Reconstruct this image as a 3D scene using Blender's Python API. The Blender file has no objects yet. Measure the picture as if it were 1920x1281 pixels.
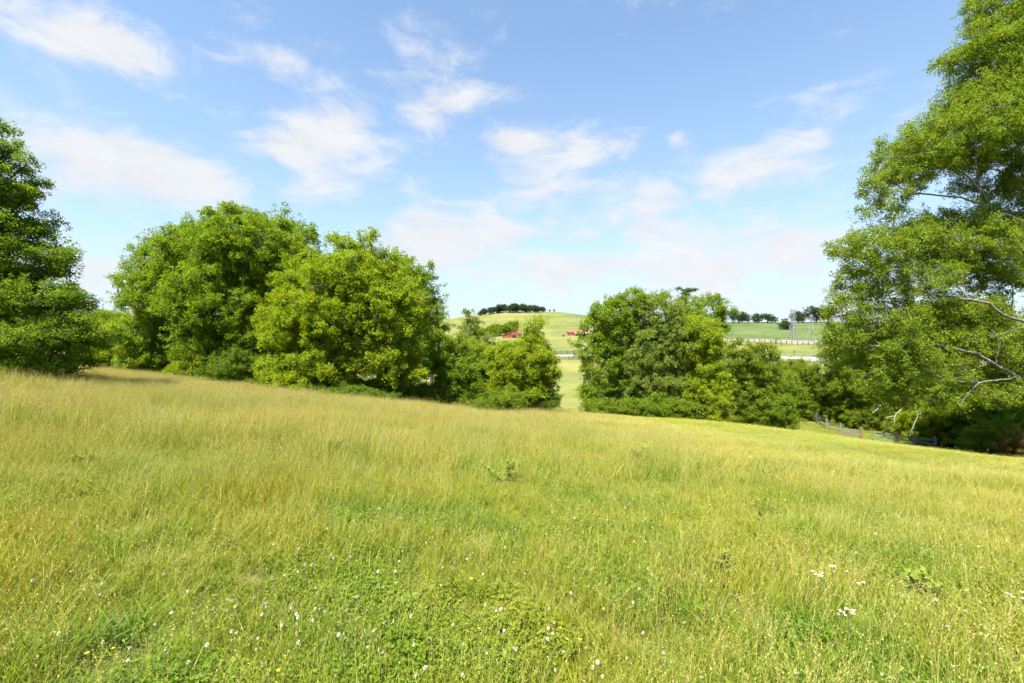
import bpy, math, random
import numpy as np
from mathutils import Vector
from mathutils.bvhtree import BVHTree

rng = np.random.default_rng(11)
random.seed(5)
SC = bpy.context.scene
COL = SC.collection
EYE = 1.75
F = 853.33          # focal length in photograph pixels (1920 wide)
R = math.radians

# ------------------------------------------------------------------ camera
cd = bpy.data.cameras.new('camera')
cd.lens = 16.0; cd.sensor_width = 36.0; cd.clip_start = 0.05; cd.clip_end = 9000
cam = bpy.data.objects.new('camera', cd); COL.objects.link(cam)
cam.location = (0, 0, EYE); cam.rotation_euler = (R(90), 0, 0)
SC.camera = cam

# ------------------------------------------------------------------ light
SUN_AZ = R(213)      # direction to the sun, clockwise from +Y (behind the camera, to the left)
SUN_EL = R(62)
sl = bpy.data.lights.new('sun', 'SUN'); sl.energy = 5.0; sl.angle = R(0.6); sl.color = (1.0, 0.95, 0.86)
sun = bpy.data.objects.new('sun', sl); COL.objects.link(sun)
sdir = Vector((math.sin(SUN_AZ) * math.cos(SUN_EL), math.cos(SUN_AZ) * math.cos(SUN_EL), math.sin(SUN_EL)))
sun.rotation_euler = sdir.to_track_quat('Z', 'Y').to_euler()
sun.location = sdir * 100
SC.view_settings.view_transform = 'Standard'
SC.view_settings.look = 'None'
SC.view_settings.gamma = 1.0
SC.view_settings.use_curve_mapping = False
SC.view_settings.exposure = 1.9
SC.cycles.use_denoising = True
SC.cycles.use_adaptive_sampling = True
SC.cycles.adaptive_threshold = 0.025
SC.cycles.max_bounces = 6
SC.cycles.diffuse_bounces = 3
SC.cycles.transmission_bounces = 4
SC.cycles.transparent_max_bounces = 4
SC.cycles.use_light_tree = False

# ------------------------------------------------------------------ sky
def sky_world():
    w = bpy.data.worlds.new('World'); SC.world = w; w.use_nodes = True
    nt = w.node_tree; nt.nodes.clear()
    N = nt.nodes.new; L = nt.links.new
    def m(op, a, b=None, c=None, clamp=False):
        n = N('ShaderNodeMath'); n.operation = op; n.use_clamp = clamp
        for i, v in enumerate((a, b, c)):
            if v is None: continue
            if isinstance(v, (int, float)): n.inputs[i].default_value = v
            else: L(v, n.inputs[i])
        return n.outputs[0]
    tc = N('ShaderNodeTexCoord')
    sky = N('ShaderNodeTexSky'); sky.sky_type = 'NISHITA'; sky.sun_disc = False
    sky.sun_elevation = SUN_EL; sky.sun_rotation = SUN_AZ
    sky.air_density = 1.0; sky.dust_density = 0.4; sky.ozone_density = 0.5; sky.altitude = 200
    # soft fractal noise over the direction, stretched sideways
    def noise(scale, detail, rough, vec, dist=0.0):
        n = N('ShaderNodeTexNoise'); n.inputs['Scale'].default_value = scale; n.inputs['Detail'].default_value = detail
        n.inputs['Roughness'].default_value = rough; n.inputs['Distortion'].default_value = dist
        L(vec, n.inputs['Vector']); return n.outputs['Fac']
    mp = N('ShaderNodeMapping'); mp.inputs['Scale'].default_value = (1.0, 1.0, 1.55); mp.inputs['Rotation'].default_value = (0, R(10), 0)
    L(tc.outputs['Generated'], mp.inputs['Vector'])
    n1 = noise(5.6, 9, 0.60, mp.outputs[0], 0.35)
    mp2 = N('ShaderNodeMapping'); mp2.inputs['Scale'].default_value = (1.0, 1.0, 2.6); mp2.inputs['Location'].default_value = (3.1, 1.7, 0.4)
    L(tc.outputs['Generated'], mp2.inputs['Vector'])
    n2 = noise(9.0, 6, 0.62, mp2.outputs[0], 0.6)
    # cumulus banks where they stand in the sky (direction given by photo pixel, size in pixels)
    clouds = [(190, 92, 100, 46, 0, .95), (295, 325, 150, 62, -4, 1.4), (70, 262, 100, 30, 6, .35), (575, 262, 120, 58, 24, 1.05),
              (560, 140, 95, 42, 10, .42), (830, 205, 115, 42, 22, .5), (960, 262, 110, 36, -8, .58), (850, 455, 175, 75, 4, .85),
              (1110, 290, 100, 40, 8, .55), (1010, 365, 170, 46, 14, .6), (1330, 345, 190, 52, 12, .72), (1260, 445, 170, 48, 2, .62),
              (1480, 470, 115, 60, 0, .82), (1268, 258, 24, 18, 10, .6), (1690, 225, 75, 24, 14, .5), (925, 482, 60, 40, 0, .75),
              (30, 12, 80, 24, 8, .45), (140, 515, 120, 50, 0, .6), (1150, 500, 450, 50, 0, .7), (1050, 425, 260, 50, 6, .55), (600, 330, 130, 60, 10, .5)]
    total = None
    for px, py, rx, ry, rot, st in clouds:
        c = Vector(((px - 960) / F, 1, -(py - 640.5) / F)).normalized()
        e1 = Vector((c.y, -c.x, 0)).normalized(); e2 = e1.cross(c) * 1.0
        if e2.z < 0: e2 = -e2
        a = R(rot); q1 = e1 * math.cos(a) + e2 * math.sin(a); q2 = -e1 * math.sin(a) + e2 * math.cos(a)
        cc = c.y   # pixels shrink away from the axis
        def dot(v, s):
            n = N('ShaderNodeVectorMath'); n.operation = 'DOT_PRODUCT'; n.inputs[1].default_value = v / s
            L(tc.outputs['Generated'], n.inputs[0]); return n.outputs['Value']
        d1 = dot(q1, rx * cc / F); d2 = dot(q2, ry * cc / F); d3 = dot(c, 1.0)
        rr = m('ADD', m('MULTIPLY', d1, d1), m('MULTIPLY', d2, d2))
        g = m('MULTIPLY', m('POWER', 2.718, m('MULTIPLY', rr, -1.0)), m('GREATER_THAN', d3, 0.0))
        g = m('MULTIPLY', g, st * 1.1 + .1)
        total = g if total is None else m('MAXIMUM', total, g)
    # a veil near the horizon all around
    sep = N('ShaderNodeSeparateXYZ'); L(tc.outputs['Generated'], sep.inputs[0])
    hz = m('POWER', 2.718, m('MULTIPLY', m('ABSOLUTE', sep.outputs[2]), -9.0))
    veil = m('MULTIPLY', hz, 0.40)
    low = m('MULTIPLY', m('POWER', 2.718, m('MULTIPLY', m('ABSOLUTE', sep.outputs[2]), -3.4)), 0.96)
    d = m('ADD', total, veil)
    d = m('ADD', d, m('MULTIPLY', m('SUBTRACT', n1, 0.5), 2.4))
    d = m('ADD', d, m('MULTIPLY', m('SUBTRACT', n2, 0.5), 1.5))
    mr = N('ShaderNodeMapRange'); mr.interpolation_type = 'SMOOTHSTEP'
    mr.inputs['From Min'].default_value = 0.12; mr.inputs['From Max'].default_value = 1.05; mr.inputs['To Max'].default_value = 0.97
    L(d, mr.inputs['Value'])
    # grey shading mottled into the cloud colour by noise
    sh = N('ShaderNodeMapRange'); sh.inputs['From Min'].default_value = 0.35; sh.inputs['From Max'].default_value = 0.7
    sh.inputs['To Min'].default_value = 0.9; sh.inputs['To Max'].default_value = 1.0
    L(n2, sh.inputs['Value'])
    cc = N('ShaderNodeVectorMath'); cc.operation = 'SCALE'; cc.inputs[0].default_value = CLOUD
    L(sh.outputs[0], cc.inputs['Scale'])
    mix = N('ShaderNodeMix'); mix.data_type = 'RGBA'
    wb = N('ShaderNodeMix'); wb.data_type = 'RGBA'; wb.blend_type = 'MULTIPLY'; wb.inputs['Factor'].default_value = 1.0   # white balance of the clear sky
    wb.inputs['B'].default_value = (.87, 1.0, 1.05, 1); L(sky.outputs[0], wb.inputs['A'])
    vl = N('ShaderNodeMix'); vl.data_type = 'RGBA'; vl.inputs['B'].default_value = (2.5, 2.98, 3.42, 1)
    L(low, vl.inputs['Factor']); L(wb.outputs['Result'], vl.inputs['A'])
    L(mr.outputs[0], mix.inputs['Factor']); L(vl.outputs['Result'], mix.inputs['A']); L(cc.outputs[0], mix.inputs['B'])
    bg = N('ShaderNodeBackground'); bg.inputs['Strength'].default_value = 0.073
    L(mix.outputs['Result'], bg.inputs['Color'])
    out = N('ShaderNodeOutputWorld'); L(bg.outputs[0], out.inputs[0])
    w.cycles.sampling_method = 'MANUAL'; w.cycles.sample_map_resolution = 512
CLOUD = (3.38, 3.48, 3.62)
sky_world()

# ------------------------------------------------------------------ helpers
def tag(o, label=None, cat=None, group=None, kind=None):
    if label: o['label'] = label
    if cat: o['category'] = cat
    if group: o['group'] = group
    if kind: o['kind'] = kind
    return o

def empty(name, loc):
    o = bpy.data.objects.new(name, None); COL.objects.link(o); o.location = loc
    o.empty_display_size = 0.2
    return o

def mesh_obj(name, verts, faces, mat=None, parent=None, smooth=False, link=True, loc=None):
    me = bpy.data.meshes.new(name)
    me.from_pydata([tuple(v) for v in verts], [], [tuple(f) for f in faces]); me.update()
    if mat is not None: me.materials.append(mat)
    if smooth: me.polygons.foreach_set('use_smooth', [True] * len(me.polygons))
    o = bpy.data.objects.new(name, me)
    if link: COL.objects.link(o)
    if parent is not None: o.parent = parent
    if loc is not None: o.location = loc
    return o

def copy_tree(o, parent=None):
    c = o.copy(); COL.objects.link(c)
    if parent is not None: c.parent = parent
    for ch in o.children: copy_tree(ch, c)
    return c

class MB:
    """collects boxes, bars and tubes of ONE part"""
    def __init__(s): s.v = []; s.f = []
    def box(s, x0, x1, y0, y1, z0, z1):
        n = len(s.v)
        s.v += [(x0, y0, z0), (x1, y0, z0), (x1, y1, z0), (x0, y1, z0), (x0, y0, z1), (x1, y0, z1), (x1, y1, z1), (x0, y1, z1)]
        s.f += [tuple(n + i for i in q) for q in ((0, 3, 2, 1), (4, 5, 6, 7), (0, 1, 5, 4), (1, 2, 6, 5), (2, 3, 7, 6), (3, 0, 4, 7))]
        return s
    def bar(s, a, b, w, h=None, n=4, r1=None):
        a = Vector(a); b = Vector(b); d = (b - a).normalized()
        h = h or w
        up = Vector((0, 0, 1)) if abs(d.z) < 0.95 else Vector((0, 1, 0))
        e1 = d.cross(up).normalized(); e2 = e1.cross(d)
        k = len(s.v); q = 1 if r1 is None else r1 / w
        off = math.pi / n if n == 4 else 0
        g = math.sqrt(2) if n == 4 else 1
        for p, sc in ((a, 1), (b, q)):
            for i in range(n):
                t = 2 * math.pi * i / n + off
                s.v.append(tuple(p + e1 * (math.cos(t) * w * .5 * g * sc) + e2 * (math.sin(t) * h * .5 * g * sc)))
        for i in range(n):
            j = (i + 1) % n; s.f.append((k + i, k + j, k + n + j, k + n + i))
        s.f.append(tuple(k + i for i in range(n))[::-1]); s.f.append(tuple(k + n + i for i in range(n)))
        return s
    def poly(s, pts, faces):
        n = len(s.v); s.v += [tuple(p) for p in pts]; s.f += [tuple(n + i for i in q) for q in faces]; return s
    def build(s, name, mat, parent=None, loc=None, smooth=False): return mesh_obj(name, s.v, s.f, mat, parent, smooth, True, loc)

# ---- value noise for layout
class VN:
    def __init__(s, seed): s.g = np.random.default_rng(seed).random((256, 256))
    def __call__(s, x, y, sc):
        x = np.asarray(x, float) / sc + 1000.3; y = np.asarray(y, float) / sc + 1000.7
        xi = np.floor(x).astype(int); yi = np.floor(y).astype(int); fx = x - xi; fy = y - yi
        fx = fx * fx * (3 - 2 * fx); fy = fy * fy * (3 - 2 * fy); g = s.g
        a = g[xi % 256, yi % 256]; b = g[(xi + 1) % 256, yi % 256]; c = g[xi % 256, (yi + 1) % 256]; d = g[(xi + 1) % 256, (yi + 1) % 256]
        return a * (1 - fx) * (1 - fy) + b * fx * (1 - fy) + c * (1 - fx) * fy + d * fx * fy
vn1, vn2, vn3 = VN(1), VN(2), VN(3)

# ------------------------------------------------------------------ terrain height
PA, PB = 0.122, 0.103
PXC = [-600, 0, 400, 830, 880, 950, 1040, 1100, 1200, 1365, 1540, 1920, 2500]
ROWS = {
    90:   [700, 690, 700, 742, 745, 748, 750, 752, 755, 756, 756, 756, 756],
    150:  [668, 664, 668, 686, 688, 688, 689, 689, 690, 691, 692, 692, 692],
    180:  [655, 650, 655, 668, 668, 668, 668, 668, 668, 670, 671, 674, 674],
    205:  [648, 645, 650, 662, 662, 662, 662, 662, 661, 658, 658, 660, 660],
    235:  [642, 640, 645, 656, 656, 656, 656, 655, 652, 640, 646, 648, 648],
    300:  [635, 632, 636, 645, 645, 644, 644, 643, 640, 633, 634, 634, 634],
    400:  [628, 625, 628, 632, 632, 631, 630, 630, 628, 618, 617, 617, 617],
    520:  [622, 618, 620, 618, 617, 614, 613, 614, 612, 604, 604, 605, 606],
    700:  [618, 612, 612, 599, 592, 584, 584, 591, 601, 612, 612, 612, 612],
    800:  [616, 606, 609, 604, 600, 594, 594, 600, 608, 616, 616, 616, 616],
    1200: [614, 600, 604, 618, 618, 618, 618, 618, 620, 622, 622, 622, 622],
    2000: [625, 615, 618, 628, 628, 628, 628, 628, 628, 628, 628, 628, 628],
    6000: [637] * 13,
}
DEP = np.array(sorted(ROWS)); TAB = np.array([ROWS[d] for d in DEP], float)

_cx = np.linspace(-140, 140, 561)
_cs = np.interp(_cx, [-110, -80, -60, -6, 2, 16, 20, 24, 28, 31, 56, 75, 110], [0, .02, .103, .103, .026, .026, .14, .18, .18, .13, .14, .03, 0])
_cz = np.concatenate([[0], np.cumsum((_cs[1:] + _cs[:-1]) * .25)]); _cz -= np.interp(0, _cx, _cz)

def Hf(x, y):
    x = np.asarray(x, float); y = np.asarray(y, float)
    xs = np.interp(x, _cx, _cz)
    yc = np.clip(y, -60, 200)
    zp = -PA * yc - xs
    zp = np.where(zp < -8.4, -8.4 - 3.3 * np.tanh((-zp - 8.4) / 3.3), zp)   # the slope levels off at its foot
    zp = zp + (vn1(x, y, 9.0) - .5) * .25 * np.clip(np.hypot(x, y) / 8, 0, 1) + (vn2(x, y, 3.1) - .5) * .10
    yy = np.maximum(y, 90.0)
    px = np.clip(960 + F * x / yy, -600, 2500)
    ld = np.log(yy); k = np.clip(np.searchsorted(np.log(DEP), ld) - 1, 0, len(DEP) - 2)
    f = np.clip((ld - np.log(DEP)[k]) / (np.log(DEP)[k + 1] - np.log(DEP)[k]), 0, 1)
    f = np.where((DEP[k] >= 520), f * f * (3 - 2 * f) * .5 + f * .5, f)
    j = np.clip(np.searchsorted(PXC, px) - 1, 0, len(PXC) - 2); pc = np.array(PXC, float)
    g = np.clip((px - pc[j]) / (pc[j + 1] - pc[j]), 0, 1); g = g * g * (3 - 2 * g) * .6 + g * .4
    row = (TAB[k, j] * (1 - g) + TAB[k, j + 1] * g) * (1 - f) + (TAB[k + 1, j] * (1 - g) + TAB[k + 1, j + 1] * g) * f
    zf = EYE - (row - 640.5) / F * yy
    b = np.clip((y - 58) / 34, 0, 1); b = b * b * (3 - 2 * b)
    return zp * (1 - b) + zf * b

def gz(x, y): return float(Hf(x, y))
def P(px, py, d): return Vector(((px - 960) / F * d, d, EYE - (py - 640.5) / F * d))
def G(px, d):                       # the ground under that pixel column at that depth
    x = (px - 960) / F * d; return Vector((x, d, gz(x, d)))
def ground_at(px, py, h=0.0):       # meadow point (h above the ground) seen at that pixel
    ys = np.geomspace(1.5, 80, 400); xs = (px - 960) / F * ys
    f = EYE - (py - 640.5) / F * ys - h - Hf(xs, ys)
    k = int(np.argmax(f < 0)) if (f < 0).any() else 399
    return (float(xs[k]), float(ys[k]))

# ------------------------------------------------------------------ materials
def new_mat(name):
    m = bpy.data.materials.new(name); m.use_nodes = True; nt = m.node_tree; nt.nodes.clear(); return m, nt

def ramp(nt, fac, stops):
    n = nt.nodes.new('ShaderNodeValToRGB'); e = n.color_ramp.elements
    while len(e) < len(stops): e.new(0.5)
    for el, (p, c) in zip(e, stops): el.position = p; el.color = (*c, 1)
    nt.links.new(fac, n.inputs[0]); return n.outputs[0]

def nnoise(nt, scale, detail=3, rough=.55, vec=None):
    n = nt.nodes.new('ShaderNodeTexNoise'); n.inputs['Scale'].default_value = scale; n.inputs['Detail'].default_value = detail
    n.inputs['Roughness'].default_value = rough
    if vec is None:
        g = nt.nodes.new('ShaderNodeNewGeometry'); vec = g.outputs['Position']
    nt.links.new(vec, n.inputs['Vector']); return n.outputs['Fac']

def mixc(nt, fac, a, b, mode='MIX'):
    n = nt.nodes.new('ShaderNodeMix'); n.data_type = 'RGBA'; n.blend_type = mode
    for s, v in (('Factor', fac), ('A', a), ('B', b)):
        if isinstance(v, (int, float)): n.inputs[s].default_value = v
        elif isinstance(v, tuple): n.inputs[s].default_value = (*v, 1)
        else: nt.links.new(v, n.inputs[s])
    return n.outputs['Result']

def leafy_mat(name, trans=0.4, tcol=(1.25, 1.15, 0.35), patch=0.5, rough=.55, spec=.2, scale=.8, warm=(1.25, 1.12, .8), cool=(.8, .92, 1.1)):
    """leaf or blade: colour from the leaf's own tint, drifting slowly through space; light shines through"""
    m, nt = new_mat(name); L = nt.links.new
    at = nt.nodes.new('ShaderNodeAttribute'); at.attribute_name = 'tint'
    n = nnoise(nt, scale, 2)
    mod = ramp(nt, n, [(0.32, tuple(1 + (c - 1) * patch for c in cool)), (0.68, tuple(1 + (c - 1) * patch for c in warm))])
    col = mixc(nt, 1.0, at.outputs['Color'], mod, 'MULTIPLY')
    bs = nt.nodes.new('ShaderNodeBsdfPrincipled'); bs.inputs['Roughness'].default_value = rough
    bs.inputs['Specular IOR Level'].default_value = spec
    L(col, bs.inputs['Base Color'])
    tr = nt.nodes.new('ShaderNodeBsdfTranslucent'); L(mixc(nt, 1.0, col, tcol, 'MULTIPLY'), tr.inputs['Color'])
    mx = nt.nodes.new('ShaderNodeMixShader'); mx.inputs[0].default_value = trans
    L(bs.outputs[0], mx.inputs[1]); L(tr.outputs[0], mx.inputs[2])
    o = nt.nodes.new('ShaderNodeOutputMaterial'); L(mx.outputs[0], o.inputs[0])
    return m

def plain_mat(name, stops, scale=3.0, rough=.8, bump=0.0, stretch=(1, 1, 1), metal=0.0, detail=4):
    m, nt = new_mat(name); L = nt.links.new
    tc = nt.nodes.new('ShaderNodeTexCoord'); mp = nt.nodes.new('ShaderNodeMapping'); mp.inputs['Scale'].default_value = stretch
    L(tc.outputs['Object'], mp.inputs['Vector'])
    n = nnoise(nt, scale, detail, .6, mp.outputs[0])
    bs = nt.nodes.new('ShaderNodeBsdfPrincipled'); bs.inputs['Roughness'].default_value = rough; bs.inputs['Metallic'].default_value = metal
    bs.inputs['Specular IOR Level'].default_value = 0.25
    L(ramp(nt, n, stops), bs.inputs['Base Color'])
    if bump:
        b = nt.nodes.new('ShaderNodeBump'); b.inputs['Strength'].default_value = bump; b.inputs['Distance'].default_value = 0.03
        L(n, b.inputs['Height']); L(b.outputs[0], bs.inputs['Normal'])
    o = nt.nodes.new('ShaderNodeOutputMaterial'); L(bs.outputs[0], o.inputs[0])
    return m

M = {}
M['leaf'] = leafy_mat('leaf', .48, (1.3, 1.4, .35), patch=.8, warm=(1.12, 1.08, .8))
M['blade'] = leafy_mat('grass_blade', .40, (1.2, 1.1, .3), patch=1.0, rough=.55, scale=.5, warm=(1.26, 1.08, .9), cool=(.68, .93, .85), spec=.12)
M['straw'] = leafy_mat('dry_seed_stalk', .30, (1.1, 1.0, .55), patch=.7, rough=.6, scale=.2, warm=(1.12, 1.0, .85), cool=(.85, .95, .95))
M['petal'] = plain_mat('white_petal', [(0.3, (.34, .31, .22)), (0.7, (.52, .50, .42))], 120)
M['yellow'] = plain_mat('yellow_petal', [(0.3, (.75, .5, .02)), (0.7, (.85, .62, .03))], 60)
M['stem'] = plain_mat('green_stem', [(0.3, (.08, .13, .03)), (0.7, (.12, .18, .04))], 30)
M['bark_dark'] = plain_mat('dark_bark', [(0.3, (.035, .028, .02)), (0.7, (.10, .085, .065))], 3, .95, .8, (3, 3, .6))
M['bark_pale'] = plain_mat('pale_grey_bark', [(0.3, (.07, .062, .052)), (0.72, (.19, .175, .15))], 2.2, .9, .6, (2, 2, 1))
M['wood_grey'] = plain_mat('weathered_grey_board', [(0.3, (.12, .11, .10)), (0.7, (.25, .235, .215))], 6, .9, .4, (1, 1, 4))
M['wood_dark'] = plain_mat('dark_stained_board', [(0.3, (.035, .036, .04)), (0.7, (.10, .10, .105))], 5, .85, .3)
M['wood_brown'] = plain_mat('red_brown_post', [(0.3, (.13, .075, .045)), (0.7, (.24, .145, .09))], 6, .9, .4, (3, 3, .6))
M['gate_green'] = plain_mat('green_painted_tube', [(0.3, (.06, .12, .10)), (0.7, (.12, .20, .17))], 8, .45)
M['gate_grey'] = plain_mat('dull_grey_tube', [(0.3, (.10, .10, .10)), (0.7, (.22, .21, .20))], 8, .5)
M['white_board'] = plain_mat('white_board', [(0.3, (.55, .58, .56)), (0.7, (.75, .76, .74))], 4, .6)
M['red'] = plain_mat('red_barn_paint', [(0.3, (.15, .04, .032)), (0.7, (.24, .07, .055))], 1.2, .6)
M['red_roof'] = plain_mat('red_metal_roof', [(0.3, (.20, .055, .048)), (0.7, (.28, .10, .08))], .6, .45)
M['dark'] = plain_mat('opening_shade_black', [(0.3, (.012, .012, .012)), (0.7, (.03, .03, .03))], 1, .9)  # near-black paint for the barns' unlit interiors, also the exhaust's black
M['tin'] = plain_mat('pale_tin_roof', [(0.3, (.5, .5, .5)), (0.7, (.68, .68, .68))], .5, .4)
M['steel'] = plain_mat('galvanised_steel', [(0.3, (.14, .14, .14)), (0.7, (.21, .21, .21))], .3, .5)
M['gravel'] = plain_mat('pale_gravel', [(0.3, (.18, .165, .14)), (0.7, (.27, .25, .22))], .8, .95)
M['lane'] = plain_mat('pinkish_gravel', [(0.3, (.17, .135, .105)), (0.7, (.27, .22, .18))], .5, .95)
M['tyre'] = plain_mat('black_rubber', [(0.3, (.015, .015, .015)), (0.7, (.03, .03, .03))], 4, .9)
M['dead'] = plain_mat('dead_wood', [(0.3, (.20, .17, .14)), (0.7, (.42, .38, .33))], 5, .9, .4)

def ground_mat():
    m, nt = new_mat('meadow_ground'); L = nt.links.new
    g = nt.nodes.new('ShaderNodeNewGeometry')
    sep = nt.nodes.new('ShaderNodeSeparateXYZ'); L(g.outputs['Position'], sep.inputs[0])
    nA = nnoise(nt, .10, 6, .62); nB = nnoise(nt, 1.6, 6, .7); nC = nnoise(nt, 14., 4, .7); nD = nnoise(nt, .018, 5, .6)
    # near meadow floor: moss green, thatch and a little soil
    near = mixc(nt, 0.55, ramp(nt, nB, [(0.3, (.050, .060, .016)), (0.5, (.11, .115, .030)), (0.7, (.19, .165, .065))]),
                ramp(nt, nC, [(0.3, (.035, .040, .012)), (0.6, (.12, .12, .036)), (0.8, (.22, .18, .08))]))
    # far pastures
    far = ramp(nt, nD, [(0.30, (.092, .118, .030)), (0.5, (.130, .142, .038)), (0.70, (.172, .160, .052))])
    far = mixc(nt, 0.6, far, ramp(nt, nA, [(0.3, (.6, .68, .55)), (0.7, (1.25, 1.2, 1.1))]), 'MULTIPLY')
    far = mixc(nt, 0.45, far, ramp(nt, nB, [(0.3, (.7, .72, .6)), (0.7, (1.2, 1.2, 1.2))]), 'MULTIPLY')
    # cattle-terrace streaks along the slope
    mp = nt.nodes.new('ShaderNodeMapping'); mp.inputs['Scale'].default_value = (.012, .012, .55); L(g.outputs['Position'], mp.inputs['Vector'])
    st = nnoise(nt, 1.0, 4, .6, mp.outputs[0])
    far = mixc(nt, 0.8, far, ramp(nt, st, [(0.38, (.72, .80, .72)), (0.62, (1.15, 1.1, 1.05))]), 'MULTIPLY')
    # the ungrazed upper slopes on the right are a deeper green
    def mrange(v, a, b):
        n = nt.nodes.new('ShaderNodeMapRange'); n.interpolation_type = 'SMOOTHSTEP'
        n.inputs['From Min'].default_value = a; n.inputs['From Max'].default_value = b; L(v, n.inputs['Value']); return n.outputs[0]
    up = nt.nodes.new('ShaderNodeMath'); up.operation = 'MULTIPLY'; L(mrange(sep.outputs[1], 246, 262), up.inputs[0]); L(mrange(sep.outputs[0], 60, 110), up.inputs[1])
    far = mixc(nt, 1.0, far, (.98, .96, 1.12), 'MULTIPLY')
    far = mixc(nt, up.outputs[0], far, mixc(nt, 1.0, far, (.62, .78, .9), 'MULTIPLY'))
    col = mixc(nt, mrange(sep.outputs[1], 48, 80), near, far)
    bs = nt.nodes.new('ShaderNodeBsdfPrincipled'); bs.inputs['Roughness'].default_value = .95; bs.inputs['Specular IOR Level'].default_value = .1
    L(col, bs.inputs['Base Color'])
    b = nt.nodes.new('ShaderNodeBump'); b.inputs['Strength'].default_value = .7; b.inputs['Distance'].default_value = .12
    L(nB, b.inputs['Height']); L(b.outputs[0], bs.inputs['Normal'])
    o = nt.nodes.new('ShaderNodeOutputMaterial'); L(bs.outputs[0], o.inputs[0]); return m
M['ground'] = ground_mat()

# ------------------------------------------------------------------ ground sheet
def build_ground():
    ang = np.concatenate([np.arange(-62, 62.01, .42), np.arange(66, 294, 6.0)])
    ang = np.radians(ang); na = len(ang)
    rad = [0.4]
    while rad[-1] < 6500: rad.append(rad[-1] * (1.045 if rad[-1] < 80 else 1.026 if rad[-1] < 900 else 1.09))
    rad = np.array(rad); nr = len(rad)
    A, Rr = np.meshgrid(ang, rad)
    X = np.sin(A) * Rr; Y = np.cos(A) * Rr; Z = Hf(X, Y)
    v = np.stack([X, Y, Z], -1).reshape(-1, 3)
    v = np.vstack([v, [[0, 0, gz(0, 0)]]]); c = len(v) - 1
    i = np.arange(nr - 1)[:, None] * na; j = np.arange(na)[None, :]; j2 = (j + 1) % na
    q = np.stack([i + j, i + na + j, i + na + j2, i + j2], -1).reshape(-1, 4)
    faces = [tuple(x[::-1]) for x in q.tolist()] + [(c, (k + 1) % na, k)[::-1] for k in range(na)]
    o = mesh_obj('ground', v.tolist(), faces, M['ground'], smooth=True)
    if o.data.polygons[len(faces) // 2].normal.z < 0: o.data.flip_normals()
    tag(o, 'rolling meadow and pasture ground reaching over the hills', None, None, 'structure')
    return o, BVHTree.FromPolygons(v.tolist(), faces)
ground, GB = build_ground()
def gs(x, y):                       # height of the sheet itself
    h = GB.ray_cast(Vector((x, y, 500)), Vector((0, 0, -1)))
    return h[0].z if h[0] is not None else gz(x, y)

def ribbon(name, path, width, mat, label, lift=.10):
    v = []; f = []
    for k, (x, y) in enumerate(path):
        a = Vector(path[max(k - 1, 0)]); b = Vector(path[min(k + 1, len(path) - 1)]); d = (b - a).normalized(); n = Vector((-d.y, d.x))
        w = width * (1 + .12 * math.sin(k * 1.7))
        for s in (-.5, -.17, .17, .5):
            q = Vector((x, y)) + n * (s * w); v.append((q.x, q.y, gs(q.x, q.y) + lift * (1 if abs(s) < .3 else .5)))
    for k in range(len(path) - 1):
        for s in range(3):
            a = k * 4 + s; f.append((a, a + 1, a + 5, a + 4))
    o = mesh_obj(name, v, f, mat, smooth=True)
    if o.data.polygons[0].normal.z < 0: o.data.flip_normals()
    return tag(o, label, None, None, 'structure')
ribbon('road', [(x, 180 + 5 * math.sin(x * .03) - .02 * x) for x in range(-20, 190, 4)], 13, M['gravel'], 'pale gravel road crossing the valley below the pasture')
def lane_y(x): return 244 + (x - 100) * -.10
ribbon('lane', [(x, lane_y(x) + 14) for x in range(84, 200, 4)], 36, M['lane'], 'pinkish gravel lane behind the long fence on the right')

# ------------------------------------------------------------------ instanced foliage (one object, many leaves)
def gn_group(name, sources):
    ng = bpy.data.node_groups.new(name, 'GeometryNodeTree')
    ng.interface.new_socket('Geometry', in_out='INPUT', socket_type='NodeSocketGeometry')
    ng.interface.new_socket('Geometry', in_out='OUTPUT', socket_type='NodeSocketGeometry')
    N = ng.nodes.new; L = ng.links.new
    gi = N('NodeGroupInput'); go = N('NodeGroupOutput'); j = N('GeometryNodeJoinGeometry')
    for s in sources:
        oi = N('GeometryNodeObjectInfo'); oi.inputs['Object'].default_value = s; oi.inputs['As Instance'].default_value = False
        gt = N('GeometryNodeGeometryToInstance'); L(oi.outputs['Geometry'], gt.inputs[0]); L(gt.outputs[0], j.inputs[0])
    ip = N('GeometryNodeInstanceOnPoints'); ip.inputs['Pick Instance'].default_value = True
    def attr(nm, ty):
        n = N('GeometryNodeInputNamedAttribute'); n.data_type = ty; n.inputs['Name'].default_value = nm
        return n.outputs['Attribute']
    L(gi.outputs[0], ip.inputs['Points']); L(j.outputs[0], ip.inputs['Instance'])
    L(attr('pick', 'INT'), ip.inputs['Instance Index']); L(attr('turn', 'FLOAT_VECTOR'), ip.inputs['Rotation']); L(attr('size', 'FLOAT_VECTOR'), ip.inputs['Scale'])
    L(ip.outputs[0], go.inputs[0])
    return ng

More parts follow.
